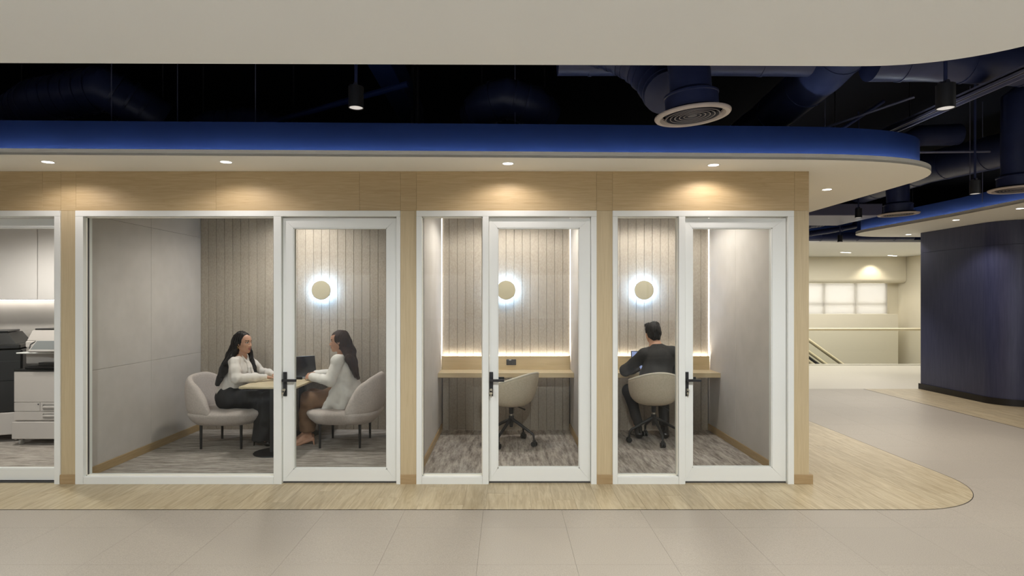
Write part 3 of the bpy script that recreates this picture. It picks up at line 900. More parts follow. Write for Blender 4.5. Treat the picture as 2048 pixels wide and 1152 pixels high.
# ------------------------------------------------------------------ wall lamps
for x, lb in ((-2.305, 'round disc wall lamp with cool halo between the two women'), (0.0, 'round disc wall lamp with cool halo in the empty phone booth'), (1.714, 'round disc wall lamp with cool halo above the seated man')):
    yb = 7.692 if x < -1 else 7.658
    t = thing('wall_lamp', lb, 'lamp', (x, yb, H + 19.5 / 160), 0, 'disc wall lamps')
    R90 = Matrix.Rotation(PI / 2, 4, 'X')
    bm = nb(); lathe(bm, [(0, .080), (.116, .080), (.119, .083), (.119, .092), (.116, .095), (0, .095)], n=48, m=R90); obj('disc', bm, M['disc'], t, True, 35)
    bm = nb(); lathe(bm, [(.088, .030), (.093, .032), (.093, .072), (.088, .074)], n=48, m=R90); obj('light_ring', bm, M['ledcool'], t, True, 35)
    bm = nb(); lathe(bm, [(0, 0), (.085, 0), (.085, .078), (0, .078)], n=32, m=R90); obj('base', bm, M['disc'], t, True, 35)

# ------------------------------------------------------------------ booth desks, led strips, sockets
ZD = 0.768
for xc, x0, x1, lb in ((0, -.81, .81, 'wall to wall wooden desk in the empty phone booth'), (1.735, .92, 2.55, 'wall to wall wooden desk at which the man sits')):
    t = thing('wall_desk', lb, 'desk', (xc, 7.25, 0), 0, 'booth desks')
    obj('worktop', bx(x0 - xc + .001, x1 - xc - .001, 0, .39, ZD - .056, ZD, .002), M['desk'], t)
    obj('backsplash', bx(x0 - xc + .012, x1 - xc - .012, .355, .375, ZD, .936, .002), M['desk'], t)
    obj('led_strip', bx(x0 - xc + .02, x1 - xc - .02, .380, .398, .915, .925), M['led'], t)
    for sx in (-1, 1):
        e = x0 if sx < 0 else x1
        a = e - xc + (.002 if sx < 0 else -.008)
        obj('side_led_strip', bx(a, a + .006, .402, .412, .94, 2.72), M['ledside'], t)
    obj('power_socket', bx(.005 - (.09 if xc else 0), .125 - (.09 if xc else 0), .345, .3555, .825, .897, .003), M['socket'], t) if not xc else None
    if not xc:
        sk = [c for c in children(t) if c.name.startswith('power_socket')][0]
        obj('socket_module', bx(.012, .060, .342, .346, .835, .887, .001), M['gasket'], sk)
        obj('socket_insert', bx(.038, .066, .341, .345, .884, .894, .001), M['tray'], sk)
        obj('socket_module', bx(.066, .118, .342, .346, .835, .882, .001), M['gasket'], sk)

# ------------------------------------------------------------------ lounge chairs (facing +x in their own frame)


def lounge_chair(label):
    t = thing('lounge_chair', label, 'chair', (0, 0, 0), 0, 'lounge chairs at the meeting table')

    def plan(s):     # rounded outline of the seat, s in [0,1)
        a = 2 * PI * s
        c, d = math.cos(a), math.sin(a)
        e = 0.62
        x = abs(c) ** e * (1 if c >= 0 else -1) * .41
        y = abs(d) ** e * (1 if d >= 0 else -1) * .375
        return x, y * (1 - .10 * (x / .41 if x > 0 else 0) ** 2)
    bm = nb(); n = 56; rings = []
    for sc_, z in ((.0, .258), (.60, .258), (.80, .264), (.93, .318), (.99, .362), (1.0, .378), (.985, .394), (.95, .406), (.86, .416), (.5, .424), (0, .426)):
        if sc_ == 0: rings.append([bm.verts.new((0, 0, z))]); continue
        rings.append([bm.verts.new((plan(k / n)[0] * sc_, plan(k / n)[1] * sc_, z)) for k in range(n)])
    for A, B in zip(rings, rings[1:]):
        for k in range(n):
            if len(A) == 1: bm.faces.new((A[0], B[k], B[(k + 1) % n]))
            elif len(B) == 1: bm.faces.new((A[k], B[0], A[(k + 1) % n]))
            else: bm.faces.new((A[k], A[(k + 1) % n], B[(k + 1) % n], B[k]))
    obj('seat', bm, M['fabric'], t, True)
    # wrap-around back: closed loop section swept along a horseshoe
    bm = nb(); U = 52; secs = []
    for i in range(U + 1):
        u = -1 + 2 * i / U
        a = PI + u * 1.50
        c, d = math.cos(a), math.sin(a); e = .62
        x = abs(c) ** e * (1 if c >= 0 else -1) * .405; y = abs(d) ** e * (1 if d >= 0 else -1) * .372
        k = abs(u)
        q = min(1, max(0, (x + .405) / .325))
        hgt = .43 + .33 * (1 - q ** 2.7) + .047 * max(0, 1 - (k / .6) ** 2)
        nx, ny = x / .405, y / .372; ln = math.hypot(nx, ny); nx, ny = nx / ln, ny / ln
        top = hgt; z0 = .372; th = .085
        sec = []
        for f, o in ((0, 0), (.25, .006), (.6, .012), (.9, .004)):
            sec.append((o, z0 + (top - z0) * f))
        sec += [(-.018, top - .006), (-.042, top), (-.066, top - .012)]
        for f, o in ((.85, -.078), (.5, -.088), (.1, -.10), (0, -.09)): sec.append((o, z0 + (top - z0) * f))
        lean = 0.035
        V = []
        for o, z in sec:
            q = (z - z0) / .43
            V.append(bm.verts.new((x + nx * (o * min(1, .5 + (1 - k) * 6) + lean * 1.15 * math.sin(2.4 * q) - .012 * q), y + ny * (o * min(1, .5 + (1 - k) * 6) + .010 * q - .0), z)))
        secs.append(V)
    m = len(secs[0])
    for A, B in zip(secs, secs[1:]):
        for k in range(m): bm.faces.new((A[k], A[(k + 1) % m], B[(k + 1) % m], B[k]))
    bm.faces.new(secs[0][::-1]); bm.faces.new(secs[-1])
    o = obj('backrest', bm, M['fabric'], t, True)
    sd = o.modifiers.new('sub', 'SUBSURF'); sd.levels = sd.render_levels = 1
    for sx in (-1, 1):
        for sy in (-1, 1):
            bm = nb(); cyl(bm, (sx * .22, sy * .25, 0), (sx * .22, sy * .25, .262), .0125, .016, 14)
            obj('leg', bm, M['black'], t, True, 40)
    return t


lc = lounge_chair('grey upholstered lounge chair under the woman in black trousers')
lc.location = (-3.12, 6.93, .004)
lc2 = copy_tree(lc)
lc2['label'] = 'grey upholstered lounge chair under the woman in the white jacket'
lc2.location = (-1.83, 6.97, .004); lc2.rotation_euler = (0, 0, PI)

# ------------------------------------------------------------------ meeting table
t = thing('meeting_table', 'rectangular meeting table on two black pedestals between the women', 'table', (-2.50, 7.05, .004))
obj('tabletop', bx(-.32, .29, -.62, .635, .694, .718, .004), M['top'], t)
for y in (-.53, .37):
    bm = nb(); lathe(bm, [(0, 0), (.212, 0), (.214, .004), (.212, .010), (.05, .016), (0, .016)], (.025, y, 0), 40); b = obj('base', bm, M['black'], t, True, 35)
    obj('column', bx(-.012, .062, y - .037, y + .037, .014, .69, .004), M['black'], t)
    obj('bracket', bx(-.20, .25, y - .03, y + .03, .680, .6935, .002), M['black'], t)


def laptop(loc, rz, openang, label, on):
    t = thing('laptop', label, 'laptop', loc, rz)
    # hinge along x at y=0, base toward -y, screen leaning to +y
    obj('base', bx(-.158, .158, -.22, 0, 0.001, .012, .004, 2), M['alu'], t)
    bm = nb()
    for r in range(5):
        for k in range(13): box(bm, -.138 + k * .0213, -.120 + k * .0213, -.036 - r * .021, -.020 - r * .021, .012, .0132)
    kb = obj('keyboard', bm, M['black'], t); kb['kind'] = 'stuff'
    obj('trackpad', bx(-.05, .05, -.205, -.145, .0118, .0124), M['copierg'], t)
    R = Matrix.Translation((0, .002, .010)) @ Matrix.Rotation(math.radians(openang), 4, 'X')
    sc_ = obj('screen', box(nb(), -.158, .158, -.006, 0, 0, .232, .003, R), M['alu'], t)
    obj('bezel', box(nb(), -.156, .156, -.0075, -.0055, .003, .230, 0, R), M['screenoff'], sc_)
    obj('display', box(nb(), -.148, .148, -.0085, -.007, .012, .222, 0, R), M['screenon' if on else 'screenoff'], sc_)
    return t


laptop((-2.42, 7.30, .7225), math.radians(40), -14, 'open laptop with dark screen on the meeting table', False)
laptop((1.70, 7.50, ZD), 0.0, -9, 'open laptop with lit blue screen in front of the man', True)

# ------------------------------------------------------------------ swivel shell chairs (facing +y in their own frame)


def swivel_chair(label, legrot):
    t = thing('swivel_chair', label, 'chair', (0, 0, 0), 0, 'shell swivel chairs')
    n, rows = 64, 12

    def rim(a):  # a = 0 at the back (-y), pi at the front
        k = abs(a) / PI
        if k < .62: return .70 + .125 * .5 * (1 + math.cos(PI * k / .62)) - .0
        if k < .70: return .70
        s = min(1, (k - .70) / .14); s = s * s * (3 - 2 * s)
        return .70 - .225 * s

    def pt(a, f, off):
        rx, ry = .292, .285
        h = rim(a); k = abs(a) / PI
        r = (math.sin(min(1, f * 1.06) * PI / 2)) ** .64
        z = .428 + (h - .428) * f ** 2.5
        flare = .94 + .06 * f
        x = math.sin(a) * rx * r * flare
        y = -math.cos(a) * ry * r * flare - (.045 * f ** 3 if k < .5 else 0) * math.cos(a)
        q = 1 - off / max(.05, r * .28)
        return x * q, y * q, z + off * (1 - f) * .9
    bm = nb()
    O = [[bm.verts.new(pt(-PI + 2 * PI * j / n, i / rows, 0)) for j in range(n)] for i in range(1, rows + 1)]
    I = [[bm.verts.new(pt(-PI + 2 * PI * j / n, i / rows, .028)) for j in range(n)] for i in range(1, rows + 1)]
    co, ci = bm.verts.new((0, 0, .428)), bm.verts.new((0, 0, .456))
    for G, c in ((O, co), (I, ci)):
        for j in range(n): bm.faces.new((c, G[0][j], G[0][(j + 1) % n]))
        for A, B in zip(G, G[1:]):
            for j in range(n): bm.faces.new((A[j], A[(j + 1) % n], B[(j + 1) % n], B[j]))
    for j in range(n): bm.faces.new((O[-1][j], O[-1][(j + 1) % n], I[-1][(j + 1) % n], I[-1][j]))
    sh = obj('shell', bm, M['shell'], t, True)
    sd = sh.modifiers.new('sub', 'SUBSURF'); sd.levels = sd.render_levels = 1
    pts = [pt(-PI + 2 * PI * j / n, 1.0, .012) for j in range(n + 1)]
    bm = nb(); tube(bm, pts, .012, 8, False); obj('edge_piping', bm, M['piping'], sh, True)
    bm = nb(); lathe(bm, [(.0, .432), (.07, .430), (.07, .42), (.026, .41), (.026, .345), (.017, .34), (.017, .315)], n=20); obj('stem', bm, M['black'], t, True, 35)
    bm = nb(); lathe(bm, [(.0175, .318), (.0185, .318), (.0185, .338), (.0175, .338)], n=20); obj('gas_piston', bm, M['chrome'], t, True, 35)
    bm = nb(); lathe(bm, [(0, .19), (.018, .19), (.024, .23), (.030, .26), (.030, .315), (.018, .32), (0, .32)], n=20); obj('hub', bm, M['black'], t, True, 35)
    bm = nb(); tube(bm, [(.05, -.02, .425), (.12, -.06, .39), (.155, -.08, .372)], .008, 8, True, [.006, .007, .010]); obj('height_lever', bm, M['black'], t, True, 40)
    for k in range(4):
        a = legrot + k * PI / 2
        c, s = math.cos(a), math.sin(a)
        P = [(c * .02, s * .02, .275), (c * .10, s * .10, .235), (c * .20, s * .20, .180), (c * .265, s * .265, .145), (c * .285, s * .285, .125), (c * .292, s * .292, .07)]
        bm = nb(); tube(bm, P, .015, 10, True, [.019, .018, .0155, .0145, .013, .011]); lg = obj('leg', bm, M['black'], t, True, 50)
        d = Vector((-s, c, 0)); q = Vector((c * .292, s * .292, .030))
        bm = nb()
        for e in (-1, 1): cyl(bm, q + d * e * .008, q + d * e * .026, .029, n=18)
        box(bm, -.012, .012, -.018, .018, .03, .075, .003, Matrix.Translation((c * .292, s * .292, 0)) @ Matrix.Rotation(a, 4, 'Z'))
        obj('caster', bm, M['rubber'], lg, True, 35)
    return t


s2 = swivel_chair('pale shell swivel chair turned aside at the empty desk', math.radians(-30 - 52))
s2.location = (.06, 6.93, .005); s2.rotation_euler = (0, 0, math.radians(52))
s3 = swivel_chair('pale shell swivel chair on casters with the man seated in it', math.radians(-84))
s3.location = (1.70, 7.02, .005)

# ------------------------------------------------------------------ print room
YB = 7.715
cab = thing('wall_cabinet', 'white wall cabinet with light strip under it in the print room', 'cabinet', (-5.2, YB, 1.64))
obj('body', bx(-1.9, 1.235, -.34, -.001, 0, 1.08, .002), M['cabinet'], cab)
for a, b in ((-1.25, -.55), (-.55, -.06 - .347), (-.404, .34), (.343, 1.20)): pass
for a, b in ((-1.26, -.455), (-.452, .35 - .80 + .0), (-.447, .35)):
    if b - a > .1: obj('door', bx(a + .001, b - .001, -.36, -.342, .002, 1.07, .002), M['cabinet'], cab)
obj('door', bx(.352, 1.15, -.36, -.342, .002, 1.07, .002), M['cabinet'], cab)
obj('led_strip', bx(-1.85, 1.2, -.06, -.03, -.008, -.001), M['ledroom'], cab)

cp = thing('photocopier', 'pale grey photocopier on casters with paper drawers and tilted control panel', 'copier', (-5.22, 7.16, .004))
w2, dp = .30, .32
Z = lambda py: H - (py - 600) * 6.85 / F
obj('pedestal', bx(-w2 - .015, w2 + .015, -dp - .015, dp, .075, .268, .006), M['copier'], cp)
obj('body', bx(-w2, w2, -dp + .012, dp, .27, .845, .01), M['copier'], cp)
obj('front_door', bx(-w2 + .002, w2 - .002, -dp, -dp + .013, .485, .828, .004), M['copier'], cp)
obj('top_trim', bx(-w2 - .003, w2 + .003, -dp - .002, dp, .829, .851, .003), M['copierd'], cp)
for z0, z1, a in ((.382, .482, -.005), (.283, .379, -w2 + .002)):
    dr = obj('paper_drawer', bx(a, w2 - .002, -dp, -dp + .013, z0, z1, .004), M['copier'], cp)
    bm = nb(); box(bm, .03, .215, -dp - .003, -dp + .004, z0 + .022, z1 - .018, .012, None, 3); obj('grip_recess', bm, M['copierg'], dr, True, 30)
    bm = nb(); box(bm, .03, .215, -dp - .014, -dp, z0 + .036, z0 + .062, .008, None, 3); obj('grip', bm, M['copier'], dr, True, 30)
dr = obj('toner_flap', bx(-w2 + .002, -.009, -dp, -dp + .013, .382, .482, .004), M['copier'], cp)
obj('lock', bx(-.03, -.018, -dp - .004, -dp, .455, .47, .001), M['copierd'], dr)
obj('output_tray', bx(-.20, w2, -dp + .02, -.18, .851, .895, .01), M['copierd'], cp)
bm = nb(); prism(bm, [(-.06, -.27), (w2, -.29), (w2, -.18), (-.06, -.18)], .896, .925); obj('tray_step', bm, M['copierd'], cp)
obj('rear_column', bx(-.285, w2, -.17, dp, .897, 1.085, .01), M['copier'], cp)
obj('shelf', bx(-.30, .22, -.29, -.17, 1.025, 1.04, .004), M['tray'], cp)
obj('scanner', bx(-.27, w2, -.20, dp, 1.088, 1.165, .012), M['copier'], cp)
bm = nb(); prism(bm, [(-.255, -.185), (w2, -.185), (w2, dp), (-.255, dp)], 1.17, 1.285)
for v in bm.verts:
    if v.co.z > 1.2 and v.co.x < 0: v.co.x += .035
    if v.co.z > 1.2 and v.co.y < 0: v.co.y += .04
obj('document_feeder', bm, M['copier'], cp, False)
obj('feeder_lid', bx(-.21, w2, -.13, dp, 1.286, 1.303, .004), M['copierd'], cp)
bm = nb(); box(bm, -.16, .19, -.010, .010, -.085, .085, .006, Matrix.Translation((.09, -.345, 1.115)) @ Matrix.Rotation(math.radians(-48), 4, 'X'), 2)
pn = obj('control_panel', bm, M['copierg'], cp)
bm = nb(); box(bm, -.145, .17, -.0115, -.009, -.06, .072, 0, Matrix.Translation((.09, -.345, 1.115)) @ Matrix.Rotation(math.radians(-48), 4, 'X'))
obj('touch_screen', bm, M['panelglass'], pn)
bm = nb(); tube(bm, [(-.08, -.33, 1.07), (-.13, -.31, 1.09), (-.15, -.27, 1.13), (-.12, -.24, 1.16), (-.06, -.2, 1.15)], .007, 8); obj('cable', bm, M['rubber'], cp, True)
obj('panel_arm', bx(.12, .18, -.33, -.17, 1.042, 1.083, .004), M['copierg'], cp)
for x in (-.25, .22):
    for y in (-.27, .24):
        bm = nb(); cyl(bm, (x - .012, y, .033), (x + .012, y, .033), .033, n=18); box(bm, x - .02, x + .02, y - .02, y + .02, .045, .078, .004)
        obj('caster', bm, M['copierg'], cp, True, 35)

cq = thing('photocopier', 'black photocopier on a pale pedestal at the left edge', 'copier', (-6.03, 7.22, .004), math.radians(24))
obj('pedestal', bx(-.33, .33, -.33, .33, .085, .34, .008), M['copier'], cq)
obj('body', bx(-.32, .32, -.31, .33, .342, 1.06, .01), M['copierd'], cq)
for z0, z1 in ((.35, .70), (.704, .93)): obj('front_door', bx(-.315, .315, -.325, -.311, z0, z1, .004), M['copierd'], cq)
for y0, y1 in ((-.30, .01), (.014, .32)): obj('side_panel', bx(.321, .330, y0, y1, .35, 1.05, .003), M['copierd'], cq)
obj('scan_deck', bx(-.34, .31, -.32, .32, 1.07, 1.12, .01), M['copierd'], cq)
bm = nb(); prism(bm, [(-.34, -.28), (.26, -.28), (.26, .3), (-.34, .3)], 1.122, 1.25)
for v in bm.verts:
    if v.co.z > 1.2 and v.co.x > 0: v.co.x -= .09
    if v.co.z > 1.2 and v.co.y < 0: v.co.y += .05
obj('document_feeder', bm, M['copierd'], cq)
obj('feeder_tray', bx(-.30, .16, -.20, .25, 1.255, 1.275, .004), M['copierd'], cq)
for x in (-.26, .26):
    for y in (-.26, .26):
        bm = nb(); cyl(bm, (x - .012, y, .035), (x + .012, y, .035), .035, n=18); box(bm, x - .02, x + .02, y - .02, y + .02, .05, .09, .004)
        obj('caster', bm, M['copierg'], cq, True, 35)

# ------------------------------------------------------------------ balustrade and escalator in the lobby
bl = thing('glass_balustrade', 'glass balustrade with satin handrail at the edge of the void', 'railing', (7.0, 15.28, .001))
edges = [-1.0, .92 + .0, 3.13, 5.1]
for a, b in zip(edges, edges[1:]): obj('pane', bx(a + .008, b - .008, 0.0, .015, 0.0, .885, .001), M['glassg'], bl)
bm = nb(); tube(bm, [(-1.0, .008, .90), (5.1, .008, .90)], .034, 14); obj('handrail', bm, M['brass'], bl, True, 50)
obj('base_channel', bx(-1.0, 5.1, -.02, .035, 0.0, .03, .003), M['lip'], bl)

es = thing('escalator', 'escalator going down behind the glass balustrade', 'escalator', (7.0, 16.3, 0))
sl = -.72
for y in (0, 1.15):
    f = lambda x, dz: (x, y, .79 + sl * (x - .55) + dz)
    bm = nb(); tube(bm, [f(-1.6, .16), f(0, .16), f(3.0, .16)], .045, 12); obj('handrail', bm, M['brass'], es, True, 50)
    bm = nb(); tube(bm, [f(-1.6, -.30), f(3.0, -.30)], .035, 10); obj('belt_edge', bm, M['rubber'], es, True, 50)
    bm = nb(); tube(bm, [f(-1.6, -.42), f(3.0, -.42)], .055, 10); obj('deck', bm, M['brass'], es, True, 50)
    bm = nb()
    q = [bm.verts.new(p) for p in (f(-1.6, .13), f(3.0, .13), f(3.0, -.28), f(-1.6, -.28))]
    q2 = [bm.verts.new((v.co.x, v.co.y + .012, v.co.z)) for v in q]
    bm.faces.new(q); bm.faces.new(q2[::-1])
    for i in range(4): bm.faces.new((q[i], q2[i], q2[(i + 1) % 4], q[(i + 1) % 4]))
    obj('glass_side', bm, M['glassg'], es)
for k in range(16):
    x = -1.5 + k * .27
    z = .79 + sl * (x - .55) - .62
    obj('step', bx(x, x + .29, .07, 1.09, z - .2, z, .004), M['grey'], es)
bm = nb(); q = []
for x, z in ((-1.7, .79 + sl * (-2.25) - .5), (3.0, .79 + sl * 2.45 - .5), (3.0, .79 + sl * 2.45 - 1.1), (-1.7, .79 + sl * (-2.25) - 1.1)): q.append((x, z))
a = [bm.verts.new((x, -.03, z)) for x, z in q]; b = [bm.verts.new((x, 1.19, z)) for x, z in q]
bm.faces.new(a); bm.faces.new(b[::-1])
for i in range(4): bm.faces.new((a[i], b[i], b[(i + 1) % 4], a[(i + 1) % 4]))
obj('truss', bm, M['black'], es)
struct(obj('floor', bx(3.0, 13, 15.3, 19.0, -3.1, -3.0), M['lobbyfloor']))
# ------------------------------------------------------------------ people: smooth-union bodies meshed with surface nets
V3 = lambda *a: np.array(a, dtype=np.float64)


class RC:      # round cone
    def __init__(s, a, b, r1, r2=None, k=.02):
        s.a, s.b, s.r1, s.r2, s.k = np.array(a, float), np.array(b, float), r1, (r1 if r2 is None else r2), k

    def bb(s):
        r = max(s.r1, s.r2)
        return np.minimum(s.a, s.b) - r, np.maximum(s.a, s.b) + r

    def d(s, P):
        ba = s.b - s.a; pa = P - s.a
        h = np.clip((pa @ ba) / max(ba @ ba, 1e-9), 0, 1)
        return np.linalg.norm(pa - h[..., None] * ba, axis=-1) - (s.r1 + (s.r2 - s.r1) * h)


class EL:      # ellipsoid, optional 3x3 rotation
    def __init__(s, c, r, R=None, k=.02):
        s.c, s.r, s.R, s.k = np.array(c, float), np.array(r, float), R, k

    def bb(s):
        m = max(s.r) if s.R is not None else s.r
        return s.c - m, s.c + m

    def d(s, P):
        q = P - s.c
        if s.R is not None: q = q @ s.R
        k0 = np.linalg.norm(q / s.r, axis=-1); k1 = np.linalg.norm(q / (s.r ** 2), axis=-1)
        return np.where(k1 > 1e-9, k0 * (k0 - 1) / np.maximum(k1, 1e-9), -min(s.r))


class CUT:     # carve with another shape
    def __init__(s, g, k=.01): s.g, s.k = g, k
    def bb(s): return s.g.bb()
    def d(s, P): return s.g.d(P)


class HALF:    # carve everything on the positive side of a plane
    def __init__(s, p, n, k=.006): s.p, s.n, s.k = np.array(p, float), np.array(n, float) / np.linalg.norm(n), k
    def bb(s): return None
    def d(s, P): return -((P - s.p) @ s.n)


def smin(a, b, k):
    h = np.clip(.5 + .5 * (b - a) / k, 0, 1)
    return b + (a - b) * h - k * h * (1 - h)


def field(prims, h, folds=0.0, ff=(30, 30, 30), seed=0):
    lo = np.min([p.bb()[0] for p in prims if not isinstance(p, (CUT, HALF))], 0) - .03
    hi = np.max([p.bb()[1] for p in prims if not isinstance(p, (CUT, HALF))], 0) + .03
    n = np.ceil((hi - lo) / h).astype(int) + 1
    D = np.full(n, .5, np.float32)
    ax = [lo[i] + h * np.arange(n[i]) for i in range(3)]
    for p in prims:
        if p.bb() is None: sl = [slice(0, n[i]) for i in range(3)]
        else:
            b0, b1 = p.bb(); m = p.k + 3 * h
            sl = [slice(max(0, int((b0[i] - m - lo[i]) / h)), max(0, min(n[i], int((b1[i] + m - lo[i]) / h) + 2))) for i in range(3)]
        g = np.stack(np.meshgrid(*[ax[i][sl[i]] for i in range(3)], indexing='ij'), -1)
        if g.size == 0: continue
        d = p.d(g); S = D[tuple(sl)]
        if isinstance(p, (CUT, HALF)): D[tuple(sl)] = -smin(-S, d, p.k)
        else: D[tuple(sl)] = smin(S, d, p.k)
    if folds:
        ii = np.argwhere(np.abs(D) < .03)
        P = lo + h * ii
        r = np.random.RandomState(seed)
        v = np.zeros(len(P))
        for o in range(5):
            q = r.normal(size=3) * np.array(ff); ph = r.rand() * 6.28
            w_ = r.normal(size=3) * 9
            v += np.sin(P @ q + ph + 1.6 * np.sin(P @ w_ + ph * 2)) * (.9 ** o)
        D[tuple(ii.T)] += (folds * v / 2.2).astype(np.float32)
    return D, lo


def nets(D, o, h):
    I = D < 0
    n = D.shape
    cs = [(i, j, k) for i in (0, 1) for j in (0, 1) for k in (0, 1)]
    cnt = sum(I[i:n[0] - 1 + i, j:n[1] - 1 + j, k:n[2] - 1 + k].astype(np.int8) for i, j, k in cs)
    act = (cnt > 0) & (cnt < 8)
    ids = np.argwhere(act)
    idx = -np.ones(act.shape, np.int64); idx[act] = np.arange(len(ids))
    val = {c: D[ids[:, 0] + c[0], ids[:, 1] + c[1], ids[:, 2] + c[2]].astype(np.float64) for c in cs}
    acc = np.zeros((len(ids), 3)); num = np.zeros(len(ids))
    for a in cs:
        for ax in range(3):
            if a[ax]: continue
            b = list(a); b[ax] = 1; b = tuple(b)
            m = (val[a] < 0) != (val[b] < 0)
            t = val[a][m] / (val[a][m] - val[b][m])
            p = np.array(a, float) + t[:, None] * (np.array(b, float) - np.array(a, float))
            acc[m] += p; num[m] += 1
    v = o + h * (ids + acc / num[:, None])
    F_ = []
    for ax in range(3):
        u, w_ = (ax + 1) % 3, (ax + 2) % 3
        A = np.moveaxis(I, ax, 0); s = A[:-1] != A[1:]
        s = np.moveaxis(s, 0, ax)
        e = np.argwhere(s)
        e = e[(e[:, u] > 0) & (e[:, w_] > 0) & (e[:, u] < n[u] - 1) & (e[:, w_] < n[w_] - 1)]
        q = []
        for du, dw in ((1, 1), (0, 1), (0, 0), (1, 0)):
            c = e.copy(); c[:, u] -= du; c[:, w_] -= dw
            q.append(idx[c[:, 0], c[:, 1], c[:, 2]])
        q = np.stack(q, 1)
        fl = I[e[:, 0], e[:, 1], e[:, 2]]
        q[~fl] = q[~fl][:, ::-1]
        F_.append(q)
    return v, np.concatenate(F_)


def grow(name, prims, h, mats, parent, org, folds=0.0, ff=(30, 30, 30), seed=0, paint=()):
    """paint: (shape, material index, reach) - faces near that shape get that material."""
    D, lo = field(prims, h, folds, ff, seed)
    v, f = nets(D, lo, h)
    me = bpy.data.meshes.new(name)
    me.vertices.add(len(v)); me.vertices.foreach_set('co', (v - org).astype(np.float32).ravel())
    me.loops.add(len(f) * 4); me.loops.foreach_set('vertex_index', f.astype(np.int32).ravel())
    me.polygons.add(len(f)); me.polygons.foreach_set('loop_start', np.arange(0, len(f) * 4, 4, dtype=np.int32))
    me.polygons.foreach_set('loop_total', np.full(len(f), 4, np.int32))
    me.update(calc_edges=True); me.validate()
    o = link(name, me, mats, parent, True)
    if paint:
        c = v[f].mean(1); mi = np.zeros(len(f), np.int32)
        for s, k, reach in paint: mi[s.d(c) < reach] = k
        me.polygons.foreach_set('material_index', mi)
    return o


def frame_of(fwd, up=(0, 0, 1)):
    x = np.array(fwd, float); x /= np.linalg.norm(x)
    y = np.cross(up, x); y /= np.linalg.norm(y)
    return np.stack([x, y, np.cross(x, y)], 1)         # columns: forward, left, up


def head(c, R, female=True, s=1.0):
    """Head, face and upper neck around c (centre of the skull)."""
    T = lambda x, y, z: c + R @ (s * V3(x, y, z))
    E = lambda p, r, k=.02: EL(T(*p), np.array(r) * s, R, k)
    jw = .046 if female else .052
    P = [E((-.014, 0, .018), (.093, .073, .088), .02), E((.030, 0, -.040), (.060, .060, .078), .03),
         E((.020, 0, .030), (.070, .066, .062), .03),
         RC(T(.0, jw, -.060), T(.066, .012, -.104), .020 * s, .015 * s, .025), RC(T(.0, -jw, -.060), T(.066, -.012, -.104), .020 * s, .015 * s, .025),
         E((.070, 0, -.103), (.017, .018, .015), .018),
         E((.072, 0, .016), (.018, .046, .014), .014),
         E((.056, .036, -.034), (.024, .022, .024), .02), E((.056, -.036, -.034), (.024, .022, .024), .02),
         RC(T(.084, 0, .002), T(.1055, 0, -.040), .0075 * s, .0105 * s, .012),
         E((.094, .012, -.045), (.011, .008, .0075), .008), E((.094, -.012, -.045), (.011, .008, .0075), .008),
         E((.080, 0, -.072), (.014, .026, .018), .014)]
    for sy in (1, -1):
        P.append(CUT(E((.102, .034 * sy, -.004), (.018, .020, .012)), .012))
        P.append(E((.074, .033 * sy, -.005), (.012, .016, .011), .006))
        P.append(E((-.004, .074 * sy, -.012), (.017, .007, .029), .006))
        P.append(CUT(E((-.001, .083 * sy, -.010), (.009, .005, .017)), .004))
    up_, lo_ = E((.0915, 0, -.0675), (.011, .021, .0060), .004), E((.0895, 0, -.0785), (.0115, .018, .0068), .004)
    P += [up_, lo_, CUT(RC(T(.104, -.02, -.073), T(.104, .02, -.073), .0028 * s), .003)]
    paint = [(up_, 1, .0022), (lo_, 1, .0022)]
    for sy in (1, -1):
        paint.append((E((.084, .033 * sy, -.0045), (.010, .0155, .0062)), 2, .0015))
        paint.append((E((.088, .033 * sy, -.0045), (.010, .0062, .0062)), 3, .001))
        paint.append((RC(T(.086, .016 * sy, .0025), T(.074, .050 * sy, .000), .0025 * s), 3, .0015))
        paint.append((RC(T(.091, .015 * sy, .0175), T(.074, .052 * sy, .0195), .0036 * s, .0022 * s), 3, .0025))
    return P, paint, T, E


def hand(wrist, fwd, down, thumb_side, curl=.5, s=1.0, spread=1.0):
    """Palm, four fingers and a thumb; `down` is the palm side, thumb_side +1/-1 across."""
    f = np.array(fwd, float); f /= np.linalg.norm(f)
    dn = np.array(down, float); dn -= f * (dn @ f); dn /= np.linalg.norm(dn)
    lt = np.cross(dn, f) * thumb_side
    w_ = np.array(wrist, float)
    R = np.stack([f, lt, dn], 1)
    P = [EL(w_ + f * .045 * s, V3(.050, .037, .0155) * s, R, .012), RC(w_ - f * .03, w_ + f * .02 * s, .0235 * s, .024 * s, .015)]
    for i, ln in enumerate((.068, .076, .071, .056)):
        off = (.027 - .0185 * i) * s
        b = w_ + f * (.080 - abs(i - 1.2) * .003) * s + lt * off
        d1 = f + dn * .35 * curl + lt * (.10 - .07 * i) * spread; d1 /= np.linalg.norm(d1)
        p1 = b + d1 * ln * .5 * s
        d2 = f + dn * 1.3 * curl + lt * (.06 - .04 * i) * spread; d2 /= np.linalg.norm(d2)
        p2 = p1 + d2 * ln * .30 * s
        d3 = f + dn * 2.4 * curl; d3 /= np.linalg.norm(d3)
        p3 = p2 + d3 * ln * .22 * s
        P += [RC(b - f * .02 * s, p1, .0088 * s, .0080 * s, .005), RC(p1, p2, .0080 * s, .0074 * s, .003), RC(p2, p3, .0074 * s, .0066 * s, .003)]
    t0 = w_ + f * .022 * s + lt * .028 * s + dn * .006
    t1 = w_ + f * .058 * s + lt * .052 * s + dn * .014
    t2 = w_ + f * .088 * s + lt * .050 * s + dn * .018
    P += [RC(t0, t1, .0125 * s, .0098 * s, .010), RC(t1, t2, .0095 * s, .0078 * s, .004)]
    return P


